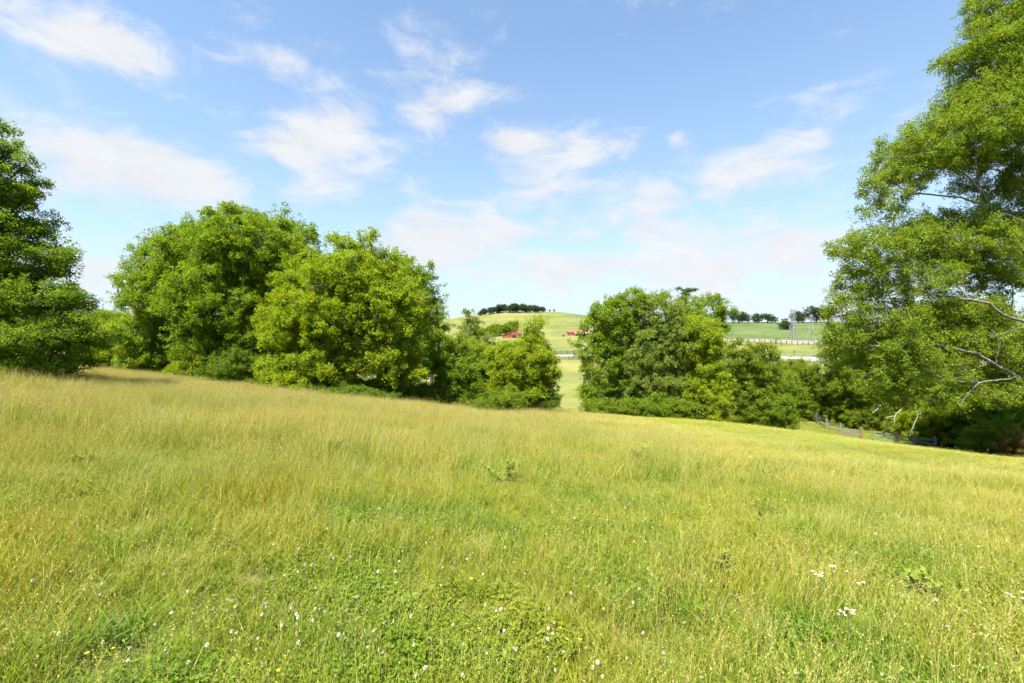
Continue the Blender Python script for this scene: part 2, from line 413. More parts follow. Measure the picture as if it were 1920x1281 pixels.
def scatter(name, pts, turn, size, ng, n_src, parent=None, seed=0):
    r = np.random.default_rng(seed)
    n = len(pts); me = bpy.data.meshes.new(name); me.vertices.add(n)
    me.vertices.foreach_set('co', np.asarray(pts, np.float32).ravel())
    size = np.asarray(size, np.float32)
    if size.ndim == 1: size = np.repeat(size[:, None], 3, 1)
    a = me.attributes.new('turn', 'FLOAT_VECTOR', 'POINT'); a.data.foreach_set('vector', np.asarray(turn, np.float32).ravel())
    a = me.attributes.new('size', 'FLOAT_VECTOR', 'POINT'); a.data.foreach_set('vector', size.ravel())
    a = me.attributes.new('pick', 'INT', 'POINT'); a.data.foreach_set('value', r.integers(0, n_src, n).astype(np.int32))
    me.update()
    o = bpy.data.objects.new(name, me); COL.objects.link(o)
    md = o.modifiers.new('foliage', 'NODES'); md.node_group = ng
    if parent is not None: o.parent = parent
    return o

def tinted(name, verts, faces, tints, mats, mat_idx=None):
    """unlinked source mesh; tints per vertex"""
    me = bpy.data.meshes.new(name); me.from_pydata(verts, [], faces); me.update()
    for mt in mats: me.materials.append(mt)
    if mat_idx is not None: me.polygons.foreach_set('material_index', mat_idx)
    a = me.attributes.new('tint', 'FLOAT_COLOR', 'POINT')
    t = np.ones((len(verts), 4), np.float32); t[:, :3] = tints; a.data.foreach_set('color', t.ravel())
    return bpy.data.objects.new(name, me)

def leaf_clump(name, cols, n=34, rad=.36, leaf=.14, wide=.62, seed=0, flat=.75, droop=0.0):
    r = np.random.default_rng(seed); v = []; f = []; t = []
    for _ in range(n):
        p = r.normal(size=3); p /= np.linalg.norm(p); p *= rad * r.random() ** .45; p[2] *= flat
        nrm = r.normal(size=3) * .75 + np.array([0, 0, .9]) + p / rad * .5; nrm /= np.linalg.norm(nrm)
        d = r.normal(size=3) + p / rad * 1.2 + np.array([0, 0, -droop]); d -= nrm * d.dot(nrm); d /= np.linalg.norm(d)
        s = np.cross(nrm, d); L = leaf * r.uniform(.7, 1.3); w = L * wide * .5
        k = len(v); up = nrm * L * .10
        v += [tuple(p - d * L * .5), tuple(p - d * L * .05 + s * w + up), tuple(p + d * L * .5 - up), tuple(p - d * L * .05 - s * w + up)]
        f += [(k, k + 1, k + 2), (k, k + 2, k + 3)]
        c = np.array(cols[r.integers(len(cols))]) * r.uniform(.8, 1.22)
        t += [c] * 4
    return tinted(name, v, f, np.array(t), [M['leaf']])

LEAF = {   # leaf colours of each kind of tree
    'mid':    [(.165, .225, .010), (.195, .250, .011), (.125, .185, .010)],
    'yellow': [(.218, .266, .009), (.252, .288, .009), (.170, .230, .010)],
    'edge':   [(.135, .195, .014), (.170, .225, .014), (.100, .155, .014)],  # left edge tree: its shaded look is put into darker leaves
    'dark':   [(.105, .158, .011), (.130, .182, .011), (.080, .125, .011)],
    'pale':   [(.175, .220, .038), (.215, .250, .046), (.145, .190, .030)],
    'right':  [(.165, .210, .016), (.205, .245, .018), (.120, .170, .016)],
    'bush':   [(.140, .195, .011), (.180, .230, .012), (.110, .165, .012)],
    'far':    [(.036, .062, .024), (.046, .072, .026), (.032, .055, .024)],  # bluish dark tint paints distance haze into the leaves
    'pine':   [(.075, .110, .035), (.095, .130, .04)],
    'rust':   [(.18, .085, .030), (.20, .13, .04), (.09, .11, .03)],
}
CL = {}
def clump_set(kind, **kw):
    key = kind + str(sorted(kw.items()))
    if key not in CL:
        src = [leaf_clump('%s_leaf_clump' % kind, LEAF[kind], seed=s + 17, **kw) for s in range(4)]
        CL[key] = gn_group('%s_foliage' % kind, src)
    return CL[key]

# ------------------------------------------------------------------ trees
def lobes_from_px(lob, d):
    out = []
    for l in lob:
        px, py, rx, ry = l[:4]; dd = l[4] if len(l) > 4 else 0.0
        dep = l[5] if len(l) > 5 else None
        D = d + dd; c = P(px, py, D); a = rx * D / F; b = ry * D / F
        out.append((np.array(c), np.array([a, dep if dep else .5 * (a + max(a, b)) * .95, b])))
    return out

def bough_points(lobes, spacing, r, inner=.30, zmin=None):
    cand = []
    for c, rad in lobes:
        vol = 4.19 * rad.prod(); n = int(vol / spacing ** 3 * 4) + 12
        p = r.normal(size=(n, 3)); p /= np.linalg.norm(p, axis=1)[:, None]
        rr = (inner ** 3 + (1 - inner ** 3) * r.random(n)) ** (1 / 3); rr = 1 - (1 - rr) * .75
        q = c + p * rr[:, None] * np.maximum(rad - spacing * .35, rad * .4)
        keep = np.ones(n, bool)
        for c2, rad2 in lobes:
            if c2 is c: continue
            keep &= (np.linalg.norm((q - c2) / rad2, axis=1) > .55) | (r.random(n) < .25)
        cand.append(q[keep])
    cand = np.vstack(cand); r.shuffle(cand)
    if zmin is not None: cand = cand[cand[:, 2] > zmin]
    out = np.empty((0, 3)); s2 = (spacing * .78) ** 2
    for p in cand:
        if len(out) == 0 or ((out - p) ** 2).sum(1).min() > s2: out = np.vstack([out, p])
    return out

def resample(poly, step):
    """Catmull-Rom through the given points"""
    q = [Vector(p) for p in poly]; pts = [q[0]]
    for k in range(len(q) - 1):
        p0 = q[max(k - 1, 0)]; p1 = q[k]; p2 = q[k + 1]; p3 = q[min(k + 2, len(q) - 1)]
        n = max(1, int((p2 - p1).length / step + .5))
        for i in range(1, n + 1):
            t = i / n
            pts.append(.5 * ((2 * p1) + (p2 - p0) * t + (2 * p0 - 5 * p1 + 4 * p2 - p3) * t * t + (3 * p1 - p0 - 3 * p2 + p3) * t ** 3))
    return pts

def skeleton(guides, tips, r, step=.7, bf=.32, lift=.10):
    pos = []; par = []; pl = []; guided = []
    def add(p, pa):
        pos.append(np.array(p, float)); par.append(pa)
        pl.append(0 if pa < 0 else pl[pa] + np.linalg.norm(pos[-1] - pos[pa])); return len(pos) - 1
    for gi, gpoly in enumerate(guides):
        pts = resample(gpoly, step)
        if gi == 0: last = add(pts[0], -1)
        else:
            arr = np.array(pos); last = int(((arr - np.array(pts[0])) ** 2).sum(1).argmin())
        for k, p in enumerate(pts[1:]):
            j = r.normal(size=3) * step * .07
            last = add(np.array(p) + j, last)
    arr = np.array(pos)
    dist = np.array([np.sqrt(((arr - t) ** 2).sum(1)).min() for t in tips])
    cap = np.zeros((len(pos) + 40 * len(tips) + 10, 3)); capl = np.zeros(len(cap)); n = len(pos)
    cap[:n] = arr; capl[:n] = pl
    lowcut = max(1, int(len(guides[0]) * .0) + 1)
    tipids = []
    for ti in np.argsort(dist):
        t = tips[ti]
        d = np.sqrt(((cap[:n] - t) ** 2).sum(1)); cost = d + bf * capl[:n] + .55 * np.maximum(0, cap[:n, 2] - t[2])
        cost[0:lowcut] += 3
        a = int(cost.argmin()); L = d[a]; k = max(1, int(round(L / step)))
        side = r.normal(size=3) * L * .07
        last = a; p0 = cap[a].copy()
        for q in range(1, k + 1):
            f = q / k; w = math.sin(f * math.pi)
            p = p0 + (t - p0) * f + np.array([0, 0, 1]) * (lift * L * w) + side * w + r.normal(size=3) * .05 * step
            last = add(p, last); cap[n] = pos[-1]; capl[n] = pl[-1]; n += 1
        tipids.append(last)
    return np.array(pos), np.array(par)

def tubes(pos, par, R0, tip=.012, expo=2.3, sides=6, flare=1.3):
    n = len(pos); A = np.zeros(n); main = np.full(n, -1); best = np.zeros(n)
    for i in range(n - 1, -1, -1):
        if A[i] == 0: A[i] = 1
        p = par[i]
        if p >= 0:
            A[p] += A[i] * 1.003
            if A[i] > best[p]: best[p] = A[i]; main[p] = i
    rad = np.maximum(R0 * (A / A[0]) ** (1 / expo), tip)
    rad[0] *= flare
    v = []; f = []
    starts = [0] + [i for i in range(1, n) if main[par[i]] != i]
    for s in starts:
        ch = [s] if s == 0 else [par[s], s]
        while main[ch[-1]] >= 0: ch.append(main[ch[-1]])
        if len(ch) < 2: continue
        rr = [rad[c] for c in ch]
        if s != 0: rr[0] = min(rad[ch[0]], rad[s] * 1.15)
        sd = sides if rr[0] > .06 else 4
        k0 = len(v); prev = None
        for q, c in enumerate(ch):
            a = pos[ch[max(q - 1, 0)]]; b = pos[ch[min(q + 1, len(ch) - 1)]]; d = b - a; d = d / (np.linalg.norm(d) + 1e-9)
            if prev is None:
                e = np.cross(d, [0.3, 1, .2]); e /= np.linalg.norm(e)
            else:
                e = prev - d * prev.dot(d); e /= np.linalg.norm(e) + 1e-9
            prev = e; g = np.cross(d, e)
            for i in range(sd):
                t = 2 * math.pi * i / sd; v.append(pos[c] + (e * math.cos(t) + g * math.sin(t)) * rr[q])
        for q in range(len(ch) - 1):
            for i in range(sd):
                j = (i + 1) % sd; a = k0 + q * sd
                f.append((a + i, a + j, a + sd + j, a + sd + i))
    return v, f

def tree(name, label, cat, d, trunk_px, lob, kind, spacing=1.15, per=16, clump=1.0, R0=.3, bark='bark_dark', guides=None, group=None,
         seed=1, inner=.3, fork=.55, spread=.38, ckw=None, stems=1, lift=.1, trunk_name='trunk', dd=0.0, flatb=.72, zclear=.25, tall=1.0):
    r = np.random.default_rng(seed); D = d + dd
    base = G(trunk_px, D)
    lobes = lobes_from_px([(l[0], l[1], l[2], l[3] * tall) + tuple(l[4:]) for l in lob], d)
    top = max(c[2] + rd[2] for c, rd in lobes)
    spacing *= 1.12; per = int(per * 1.35)
    tips = bough_points(lobes, spacing, r, inner, base.z + zclear)
    cen0 = tips.mean(0); out = tips - cen0; out /= np.linalg.norm(out, axis=1)[:, None]; tips = tips + out * np.clip(r.normal(0, .38, (len(tips), 1)), -.7, .75) * spacing
    gz_t = Hf(tips[:, 0], tips[:, 1]); tips = tips[tips[:, 2] > gz_t + zclear]
    cen = tips.mean(0)
    root = empty(name, base); tag(root, label, cat, group)
    if guides is None:
        guides = []
        for s in range(stems):
            a = base if s == 0 else base
            e = Vector((base.x + (cen[0] - base.x) * .6 + (r.normal() * .8 if stems > 1 else 0), base.y + (cen[1] - base.y) * .6 + (r.normal() * .5 if stems > 1 else 0), base.z + (top - base.z) * fork))
            mid = (Vector(a) + e) / 2 + Vector((r.normal() * .2, r.normal() * .2, 0))
            guides.append([Vector(a) - Vector((0, 0, .25)), mid, e])
    pos, par = skeleton(guides, tips, r, lift=lift)
    bl = np.array(base)
    v, f = tubes(pos - bl, par, R0)
    mesh_obj(trunk_name, v, f, M[bark], root, smooth=True)
    # leaves
    n = len(tips); idx = np.repeat(np.arange(n), per)
    rb = spacing * r.uniform(.6, 1.2, n)[idx]
    off = r.normal(size=(n * per, 3)) * rb[:, None] * np.array([spread, spread, spread * flatb])
    pts = tips[idx] + off
    g = Hf(pts[:, 0], pts[:, 1]); ok = pts[:, 2] > g + .12
    pts = pts[ok]
    turn = np.stack([r.normal(0, .45, len(pts)), r.normal(0, .45, len(pts)), r.uniform(0, 6.28, len(pts))], 1)
    size = clump * r.uniform(.55, 1.4, len(pts))
    ckw = ckw or {}
    scatter('crown', pts - bl, turn, size, clump_set(kind, **ckw), 4, root, seed)['kind'] = 'stuff'
    return root

# ---- the tree line at the foot of the meadow
GL = 'broadleaf trees along the foot of the meadow'
NEAR = dict(leaf=.15, n=30, rad=.36)
tree('broadleaf_tree', 'shady dark green tree cut by the left edge, boughs drooping to the grass', 'tree', 24, -95,
     [(-20, 262, 42, 62), (-20, 340, 90, 50), (30, 330, 38, 30), (-10, 420, 85, 55), (40, 400, 30, 26), (30, 488, 92, 42), (105, 478, 26, 18), (60, 560, 95, 42), (130, 560, 36, 26), (85, 630, 95, 44), (70, 682, 90, 28), (-70, 560, 120, 110), (-90, 430, 90, 120), (-60, 670, 90, 40)],
     'edge', .72, 14, .92, .30, seed=3, group=GL, ckw=dict(leaf=.11, n=30, rad=.30), spread=.36)
tree('broadleaf_tree', 'spreading green tree leaning out left of the tallest tree', 'tree', 50, 351,
     [(330, 545, 88, 75), (285, 640, 62, 62), (385, 480, 88, 62), (345, 655, 95, 55, 3), (275, 515, 32, 38), (300, 480, 48, 40)],
     'mid', 1.15, 17, 1.05, .62, seed=4, group=GL, ckw=NEAR, fork=.5)
tree('broadleaf_tree', 'tallest green tree, rising just left of and behind the yellow-green tree', 'tree', 46.5, 425,
     [(475, 465, 105, 70), (540, 505, 68, 78), (430, 560, 105, 85), (512, 408, 42, 28), (435, 425, 55, 40), (405, 650, 75, 60), (578, 455, 26, 40), (500, 620, 70, 80)],
     'mid', 1.2, 17, 1.05, .55, seed=5, group=GL, ckw=NEAR, fork=.5)
tree('broadleaf_tree', 'bright yellow-green domed tree in front of the big green tree', 'tree', 42, 640,
     [(660, 515, 92, 62), (672, 468, 52, 22), (560, 600, 68, 85), (722, 585, 82, 85), (625, 600, 95, 75), (590, 690, 105, 42), (735, 675, 72, 55), (552, 535, 46, 42)],
     'yellow', 1.08, 17, 1.0, .42, seed=6, group=GL, ckw=NEAR, stems=2)
tree('broadleaf_tree', 'darker green tree rising behind the right shoulder of the yellow tree', 'tree', 53, 772,
     [(762, 555, 58, 80), (785, 640, 45, 85), (745, 505, 30, 40)], 'mid', 1.2, 15, 1.05, .35, seed=7, group=GL, ckw=NEAR)
tree('broadleaf_tree', 'pale grey-green tree peeping out right of the tall yellow and dark trees', 'tree', 78, 812,
     [(810, 600, 26, 42), (820, 572, 14, 18), (800, 560, 14, 14)], 'pale', 1.2, 12, 1.1, .3, seed=8, group=GL, ckw=NEAR)
tree('broadleaf_tree', 'low dark tree with bright lower boughs right of the yellow tree', 'tree', 46, 842,
     [(850, 690, 48, 52), (815, 735, 52, 22), (868, 745, 40, 24), (830, 660, 34, 30)], 'bush', 1.0, 15, 1.0, .25, seed=9, group=GL, ckw=NEAR, stems=3)
tree('broadleaf_tree', 'slender feathery pale green tree pointing up below the wooded crest', 'tree', 60, 884,
     [(882, 612, 20, 30), (878, 650, 38, 36), (908, 655, 30, 30), (880, 690, 45, 30)], 'pale', 1.05, 14, .95, .22, seed=10, group=GL, ckw=NEAR)
tree('broadleaf_tree', 'small bright green tree with a knob-like top below the red barn roof', 'tree', 49, 986,
     [(985, 685, 66, 52), (1003, 622, 27, 28), (948, 690, 40, 52), (980, 735, 66, 30), (1030, 690, 24, 40)], 'yellow', .95, 17, .95, .28, seed=11, group=GL, ckw=NEAR, stems=2)
tree('cedar_bush', 'dark pointed cedar bush at the left side of the gap', 'bush', 47.5, 1032,
     [(1030, 752, 27, 20), (1015, 760, 30, 14)], 'dark', .6, 14, .7, .10, seed=12, ckw=NEAR, stems=2, zclear=.05)
tree('broadleaf_tree', 'leafy green tree forming the left end of the clump right of the gap', 'tree', 54, 1142,
     [(1145, 600, 50, 48), (1132, 680, 48, 58), (1128, 740, 46, 42), (1185, 570, 38, 32), (1115, 630, 28, 38)], 'mid', 1.1, 16, 1.0, .30, seed=13, group=GL, ckw=NEAR, stems=2)
tree('broadleaf_tree', 'greyish green tree in the middle of the clump right of the gap', 'tree', 53, 1228,
     [(1235, 585, 48, 44), (1205, 660, 48, 58), (1262, 640, 46, 58), (1220, 720, 64, 44)], 'pale', 1.15, 16, 1.0, .30, seed=14, group=GL, ckw=NEAR, stems=2)
tree('broadleaf_tree', 'round-headed tree at the back of the clump, its arching right side open to the sky', 'tree', 64, 1322,
     [(1325, 575, 36, 25), (1352, 600, 17, 36), (1290, 600, 36, 42), (1330, 640, 30, 20)], 'mid', 1.2, 15, 1.05, .30, seed=15, group=GL, ckw=NEAR)
tree('broadleaf_tree', 'bright green tree at the front right of the clump right of the gap', 'tree', 52, 1326,
     [(1315, 635, 42, 52), (1325, 700, 46, 48), (1300, 735, 50, 34)], 'yellow', 1.05, 16, 1.0, .26, seed=16, group=GL, ckw=NEAR, stems=2)
tree('broadleaf_tree', 'smaller two-headed green tree under the gravel lane, right end of the clump', 'tree', 54, 1402,
     [(1385, 675, 34, 42), (1430, 685, 30, 48), (1400, 740, 48, 32)], 'right', 1.0, 15, .95, .22, seed=18, group=GL, ckw=NEAR, stems=2)
tree('broadleaf_tree', 'leafy green tree filling the hollow left of the small bright tree', 'tree', 55, 882,
     [(868, 690, 44, 55), (912, 700, 38, 52), (890, 735, 55, 35)], 'mid', 1.0, 15, 1.0, .22, seed=23, group=GL, ckw=NEAR, stems=2)
tree('broadleaf_tree', 'slim green tree between the left end and the grey-green middle of the clump', 'tree', 58, 1182,
     [(1178, 640, 36, 60), (1185, 710, 40, 50)], 'mid', 1.1, 15, 1.0, .24, seed=24, group=GL, ckw=NEAR, stems=2)
tree('broadleaf_tree', 'green tree behind the bright front tree of the clump, right of the grey-green one', 'tree', 60, 1275,
     [(1272, 660, 40, 70), (1300, 610, 34, 40), (1270, 730, 45, 40)], 'right', 1.1, 15, 1.0, .24, seed=25, group=GL, ckw=NEAR, stems=2)
tree('broadleaf_tree', 'low spreading tree under the road between the clump and the tall bush', 'tree', 60, 1445,
     [(1425, 715, 40, 40), (1460, 725, 40, 34), (1375, 730, 36, 40)], 'right', 1.0, 15, 1.0, .2, seed=26, group=GL, ckw=NEAR, stems=3)
tree('pine_tree', 'flat-topped pine poking above the clump of trees', 'tree', 68, 1285,
     [(1276, 541, 9, 2.6), (1294, 543, 11, 2.6), (1284, 551, 13, 2.4), (1280, 560, 10, 2.4)], 'pine', .62, 10, .75, .16, seed=19, ckw=NEAR, fork=.96, inner=.1, flatb=.4)
tree('broadleaf_tree', 'yellowish tree filling the dip between the left edge tree and the big tree', 'tree', 52, 205,
     [(205, 655, 42, 38), (165, 640, 36, 52), (225, 620, 26, 26)], 'yellow', 1.05, 14, 1.0, .25, seed=20, group=GL, ckw=NEAR, stems=2)
tree('broadleaf_tree', 'green hedge tree against the sky between the left edge tree and the big tree', 'tree', 75, 190,
     [(185, 598, 40, 26), (225, 602, 30, 22), (150, 605, 30, 30)], 'mid', 1.25, 13, 1.1, .25, seed=21, group=GL, ckw=NEAR, stems=2)

# ---- bushes under and between them
GBSH = 'bushes under the tree line'
def bush(label, d, px, lob, kind, seed, spacing=.75, per=15, clump=.8):
    low = []
    lob = [(l[0], min(l[1], 640.5 + (EYE - G(l[0], d).z) / d * F - l[3] * .4), l[2], l[3]) for l in lob]
    for l in lob:
        g = G(l[0], d); row = 640.5 + (EYE - g.z) / d * F
        y = row - l[3] * .35
        while y > l[1] + l[3] * .6: low.append((l[0], y, l[2], l[3])); y -= l[3] * .8
    lob = lob + low
    return tree('bush', label, 'bush', d, px, lob, kind, spacing, per, clump, .07, seed=seed, group=GBSH, ckw=NEAR, stems=4, fork=.4, zclear=.03)
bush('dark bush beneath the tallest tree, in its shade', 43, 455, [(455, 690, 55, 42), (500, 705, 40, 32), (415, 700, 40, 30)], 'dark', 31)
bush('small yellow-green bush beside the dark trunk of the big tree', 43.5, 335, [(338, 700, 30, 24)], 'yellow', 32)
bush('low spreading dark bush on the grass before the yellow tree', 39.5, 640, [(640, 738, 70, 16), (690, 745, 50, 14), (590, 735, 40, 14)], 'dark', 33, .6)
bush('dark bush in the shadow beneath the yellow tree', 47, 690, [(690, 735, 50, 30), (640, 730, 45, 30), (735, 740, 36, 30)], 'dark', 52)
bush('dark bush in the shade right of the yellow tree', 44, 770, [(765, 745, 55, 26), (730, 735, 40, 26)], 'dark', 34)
bush('green bush in the middle of the dark hollow left of the gap', 45, 915, [(915, 755, 50, 22), (950, 752, 40, 20)], 'bush', 35)
bush('leafy bush at the foot of the clump next to the gap', 50, 1140, [(1130, 765, 40, 20), (1175, 765, 35, 18)], 'bush', 36)
bush('wide green bush along the foot of the clump', 50, 1240, [(1235, 760, 50, 22), (1280, 762, 36, 18)], 'bush', 37)
bush('bright yellow-green bush at the foot of the clump', 49.5, 1350, [(1350, 757, 26, 26)], 'yellow', 38)
bush('pale tangled bush right of the bright bush', 53, 1425, [(1420, 765, 42, 22), (1455, 760, 36, 24)], 'bush', 39)
bush('tall leafy bush between the clump and the black fence', 76, 1500, [(1490, 705, 44, 32), (1520, 735, 44, 40), (1470, 745, 40, 34)], 'right', 40, .9)
bush('broad green bush behind the black fence', 84, 1560, [(1545, 760, 50, 30), (1590, 770, 40, 26)], 'bush', 41, .85)
bush('bush hanging over the white board', 70, 1640, [(1610, 730, 50, 50), (1650, 745, 48, 40)], 'right', 42, .95)
bush('yellow-leaved bush behind the wooden fence', 58, 1735, [(1735, 785, 46, 22), (1780, 785, 36, 24)], 'yellow', 43, .75)
bush('tall bush in the thicket under the big right tree', 60, 1790, [(1790, 725, 75, 50), (1730, 720, 60, 45)], 'right', 44, 1.0)
bush('green bush at the edge of the thicket near the right edge', 54, 1850, [(1840, 780, 46, 36), (1885, 765, 46, 40)], 'bush', 45, .8)
bush('tall thicket bush at the right edge', 54, 1930, [(1925, 720, 60, 60), (1960, 780, 60, 40)], 'bush', 46, .95)
bush('leafy green bush low at the right edge, under the big tree', 46, 1915, [(1890, 815, 40, 26), (1935, 800, 45, 40), (1840, 815, 30, 18)], 'bush', 53, .75)
bush('rust-brown withered bush at the right edge of the thicket', 43, 1902, [(1900, 826, 24, 12), (1925, 820, 22, 14)], 'rust', 47, .6, 8, .65)
bush('low brown weed clump in the grass at the right edge', 31, 1908, [(1910, 862, 16, 8)], 'rust', 48, .4, 6, .5)
tree('pine_tree', 'pale feathery conifer seen through the boughs of the big right tree', 'tree', 74, 1790,
     [(1790, 580, 75, 22), (1720, 600, 50, 22), (1850, 600, 50, 26), (1780, 640, 80, 40)], 'pale', 1.3, 13, 1.1, .3, seed=49, ckw=NEAR)
tree('broadleaf_tree', 'green tree in the thicket under the left boughs of the big right tree', 'tree', 70, 1600,
     [(1590, 665, 45, 50), (1640, 690, 50, 50), (1600, 720, 50, 40), (1680, 660, 45, 50)], 'right', 1.15, 15, 1.0, .25, seed=50, group=GL, ckw=NEAR, stems=2)

# ---- the big pale-barked tree on the right
DR = 37.0
def pl(pts, dd=0.0): return [P(x, y, DR + dd + (p[0] if p else 0)) for x, y, *p in pts]
rb = G(2030, DR)
rg = [[rb - Vector((0, 0, .3)), P(2025, 720, DR), P(2010, 560, DR), P(2005, 400, DR), P(2000, 220, DR + .4), P(1985, 60, DR + .5), P(1990, -120, DR)],
      pl([(2005, 445), (1920, 417), (1873, 400), (1821, 377), (1782, 370), (1726, 362), (1680, 372)], -.5),
      pl([(1862, 393), (1828, 347), (1791, 315), (1760, 300)], -.5), pl([(1835, 372), (1834, 328), (1827, 295), (1850, 262), (1890, 240)], -.5),
      pl([(1940, 420), (1850, 418), (1796, 415), (1731, 432), (1665, 430)], .6),
      pl([(2012, 640), (1950, 615), (1882, 590), (1853, 570), (1803, 561), (1767, 554), (1700, 550), (1630, 560)], -1.5),
      pl([(2020, 740), (1960, 725), (1920, 709), (1886, 694), (1853, 676), (1825, 664), (1738, 645), (1695, 645), (1620, 650)], -1.2),
      pl([(1912, 706, 0), (1878, 712, -.3), (1839, 719, -.8), (1819, 736, -1.1), (1800, 760, -1.3)], -1.2), pl([(1960, 619, 0), (1918, 614, -.4), (1878, 626, -.9), (1850, 630, -1.2)], -1.5),
      pl([(2000, 250), (1930, 190), (1860, 150), (1790, 130)]), pl([(1990, 100), (1920, 50), (1850, 20)]),
      pl([(2000, 330), (1930, 300), (1880, 270)], 1.0), pl([(2008, 500), (2090, 440), (2160, 380)]), pl([(2005, 380), (2080, 250), (2140, 160)])]
tree('broadleaf_tree', 'towering pale-barked tree at the right edge, long limbs reaching left', 'tree', DR, 2030,
     [(1900, 15, 80, 62), (1860, 100, 85, 38), (1900, 130, 100, 40), (1870, 195, 105, 34), (1800, 262, 110, 40), (1725, 292, 80, 42), (1665, 345, 55, 34), (1655, 395, 45, 22),
      (1900, 250, 90, 45), (1640, 465, 78, 30), (1720, 440, 60, 24), (1800, 460, 90, 40, 1), (1880, 480, 90, 60, 1.5), (1640, 520, 68, 34), (1720, 530, 70, 28), (1600, 585, 52, 34), (1660, 600, 70, 30),
      (1590, 640, 48, 36), (1680, 650, 80, 28), (1780, 640, 80, 26, 1), (1870, 650, 80, 40, 1), (1640, 690, 60, 26), (1730, 705, 70, 30), (1690, 742, 52, 14), (1760, 742, 50, 14), (1850, 735, 60, 22), (1910, 340, 60, 60, 1.5),
      (1890, 360, 60, 45, 2.5), (1835, 335, 45, 26, 2.5), (1775, 415, 75, 16, 1.8), (1870, 425, 50, 16, 1.5), (1900, 420, 60, 30, 2), (1790, 600, 90, 34, 2), (2060, 60, 110, 130, 1), (2110, 250, 110, 120), (2140, 420, 110, 110), (2120, 600, 110, 90)],
     'right', .92, 11, 1.0, .40, 'bark_pale', rg, GL, seed=22, inner=.35, spread=.36, ckw=dict(leaf=.125, n=26, rad=.34), flatb=.95, tall=1.3)

# ---- distant trees: a few shapes, copied
def far_proto(name, seed, w, h, kind='far', spacing=2.0, per=7, clump=2.3, trunk=.07):
    r = np.random.default_rng(seed)
    lobes = [(np.array([r.normal() * w * .12, r.normal() * w * .12, h * .54]), np.array([w * .42, w * .42, h * .44]))]
    for _ in range(4):
        a = r.uniform(0, 6.28); lobes.append((np.array([math.cos(a) * w * .28, math.sin(a) * w * .28, h * r.uniform(.32, .74)]), np.array([w * .27, w * .27, h * .24])))
    tips = bough_points(lobes, spacing, r, .3, h * trunk)
    pos, par = skeleton([[Vector((0, 0, -.4)), Vector((r.normal() * .2, 0, h * .3)), Vector((r.normal() * .3, 0, h * .6))]], tips, r, 1.2)
    v, f = tubes(pos, par, .035 * h, .03, sides=5)
    root = empty(name, (0, 0, 0))
    mesh_obj('trunk', v, f, M['bark_dark'], root, smooth=True)
    n = len(tips); idx = np.repeat(np.arange(n), per)
    pts = tips[idx] + r.normal(size=(n * per, 3)) * spacing * np.array([.5, .5, .34])
    pts = pts[pts[:, 2] > .1]
    turn = np.stack([r.normal(0, .4, len(pts)), r.normal(0, .4, len(pts)), r.uniform(0, 6.28, len(pts))], 1)
    scatter('crown', pts, turn, clump * r.uniform(.7, 1.3, len(pts)), clump_set(kind, leaf=.16, n=26, rad=.36), 4, root, seed)['kind'] = 'stuff'
    return root
FP = [far_proto('distant_tree', 60 + k, w, h) for k, (w, h) in enumerate([(10, 10), (9, 11.5), (12, 9.5), (7, 8)])]
FUSED = set()
def far_tree(k, px, d, height, label, cat='tree', group=None, turn=0.0, wide=1.0, sink=0.0):
    o = FP[k] if k not in FUSED else copy_tree(FP[k]); FUSED.add(k)
    x = (px - 960) / F * d; s = height / (10, 11.5, 9.5, 8)[k]
    o.location = (x, d, gs(x, d) - .15 - sink); o.scale = (s * wide, s * wide, s); o.rotation_euler = (0, 0, turn)
    tag(o, label, cat, group)
    return o
for i, px in enumerate(np.linspace(901, 1018, 21)):
    e = abs(i - 10) / 10; d = 676 + (i % 3) * 8
    far_tree(i % 3, float(px) + random.uniform(-2, 2), d, (13.5 - 5.5 * e ** 2.2) * random.uniform(.9, 1.12), 'dark tree in the wood standing along the hill crest', 'tree', 'trees of the wood on the hill crest', random.uniform(0, 6.28), 1.05, .8)
far_tree(3, 1031, 694, 4.2, 'left of two tiny dark bushes on the bare crest right of the wood', 'bush', 'tiny bushes on the crest')
far_tree(3, 1040, 694, 4.6, 'right of two tiny dark bushes on the bare crest right of the wood', 'bush', 'tiny bushes on the crest', 1.0)
far_tree(0, 877, 690, 10, 'lone dark tree on the crest left of the hilltop wood', 'tree', None, 2.0)
CREST = 'trees on the right-hand skyline'
for k, px, hgt, w, lab in ((1, 1374, 14.5, 1.0, 'leftmost tree on the right skyline, touching its neighbour'), (2, 1385, 11.5, 1.0, 'lower tree of the leftmost pair on the right skyline'),
                           (3, 1403, 8.5, .9, 'small lollipop tree alone on the right skyline'), (2, 1424, 10.0, 1.05, 'left broad tree of the three in the middle of the right skyline'),
                           (0, 1439, 10.0, 1.25, 'middle broad tree of the three in the middle of the right skyline'), (3, 1454, 6.5, 1.3, 'smallest tree of the three in the middle of the right skyline'),
                           (3, 1474, 5.5, 1.3, 'little tree on the right skyline just above the round dark bush'), (2, 1506, 12.0, 1.25, 'tree on the right skyline between the two pylons'),
                           (0, 1531, 17.0, 1.25, 'largest tree on the right skyline, behind the right pylon'), (1, 1552, 17.0, 1.2, 'tree on the right skyline half hidden by the big near tree')):
    far_tree(k, px, 503 if px != 1474 else 490, hgt * 1.12, lab, 'tree', CREST, px * .7, w)
far_tree(2, 1469, 398, 8.5, 'round dark bush on the green slope left of the pylon', 'bush', None, .6, 1.15, 1.2)
for o in [c for c in FP]: pass
HP = [far_proto('hillside_tree', 70 + k, 10, 9.5, 'mid', 1.9, 8, 2.6, .12) for k in range(2)]
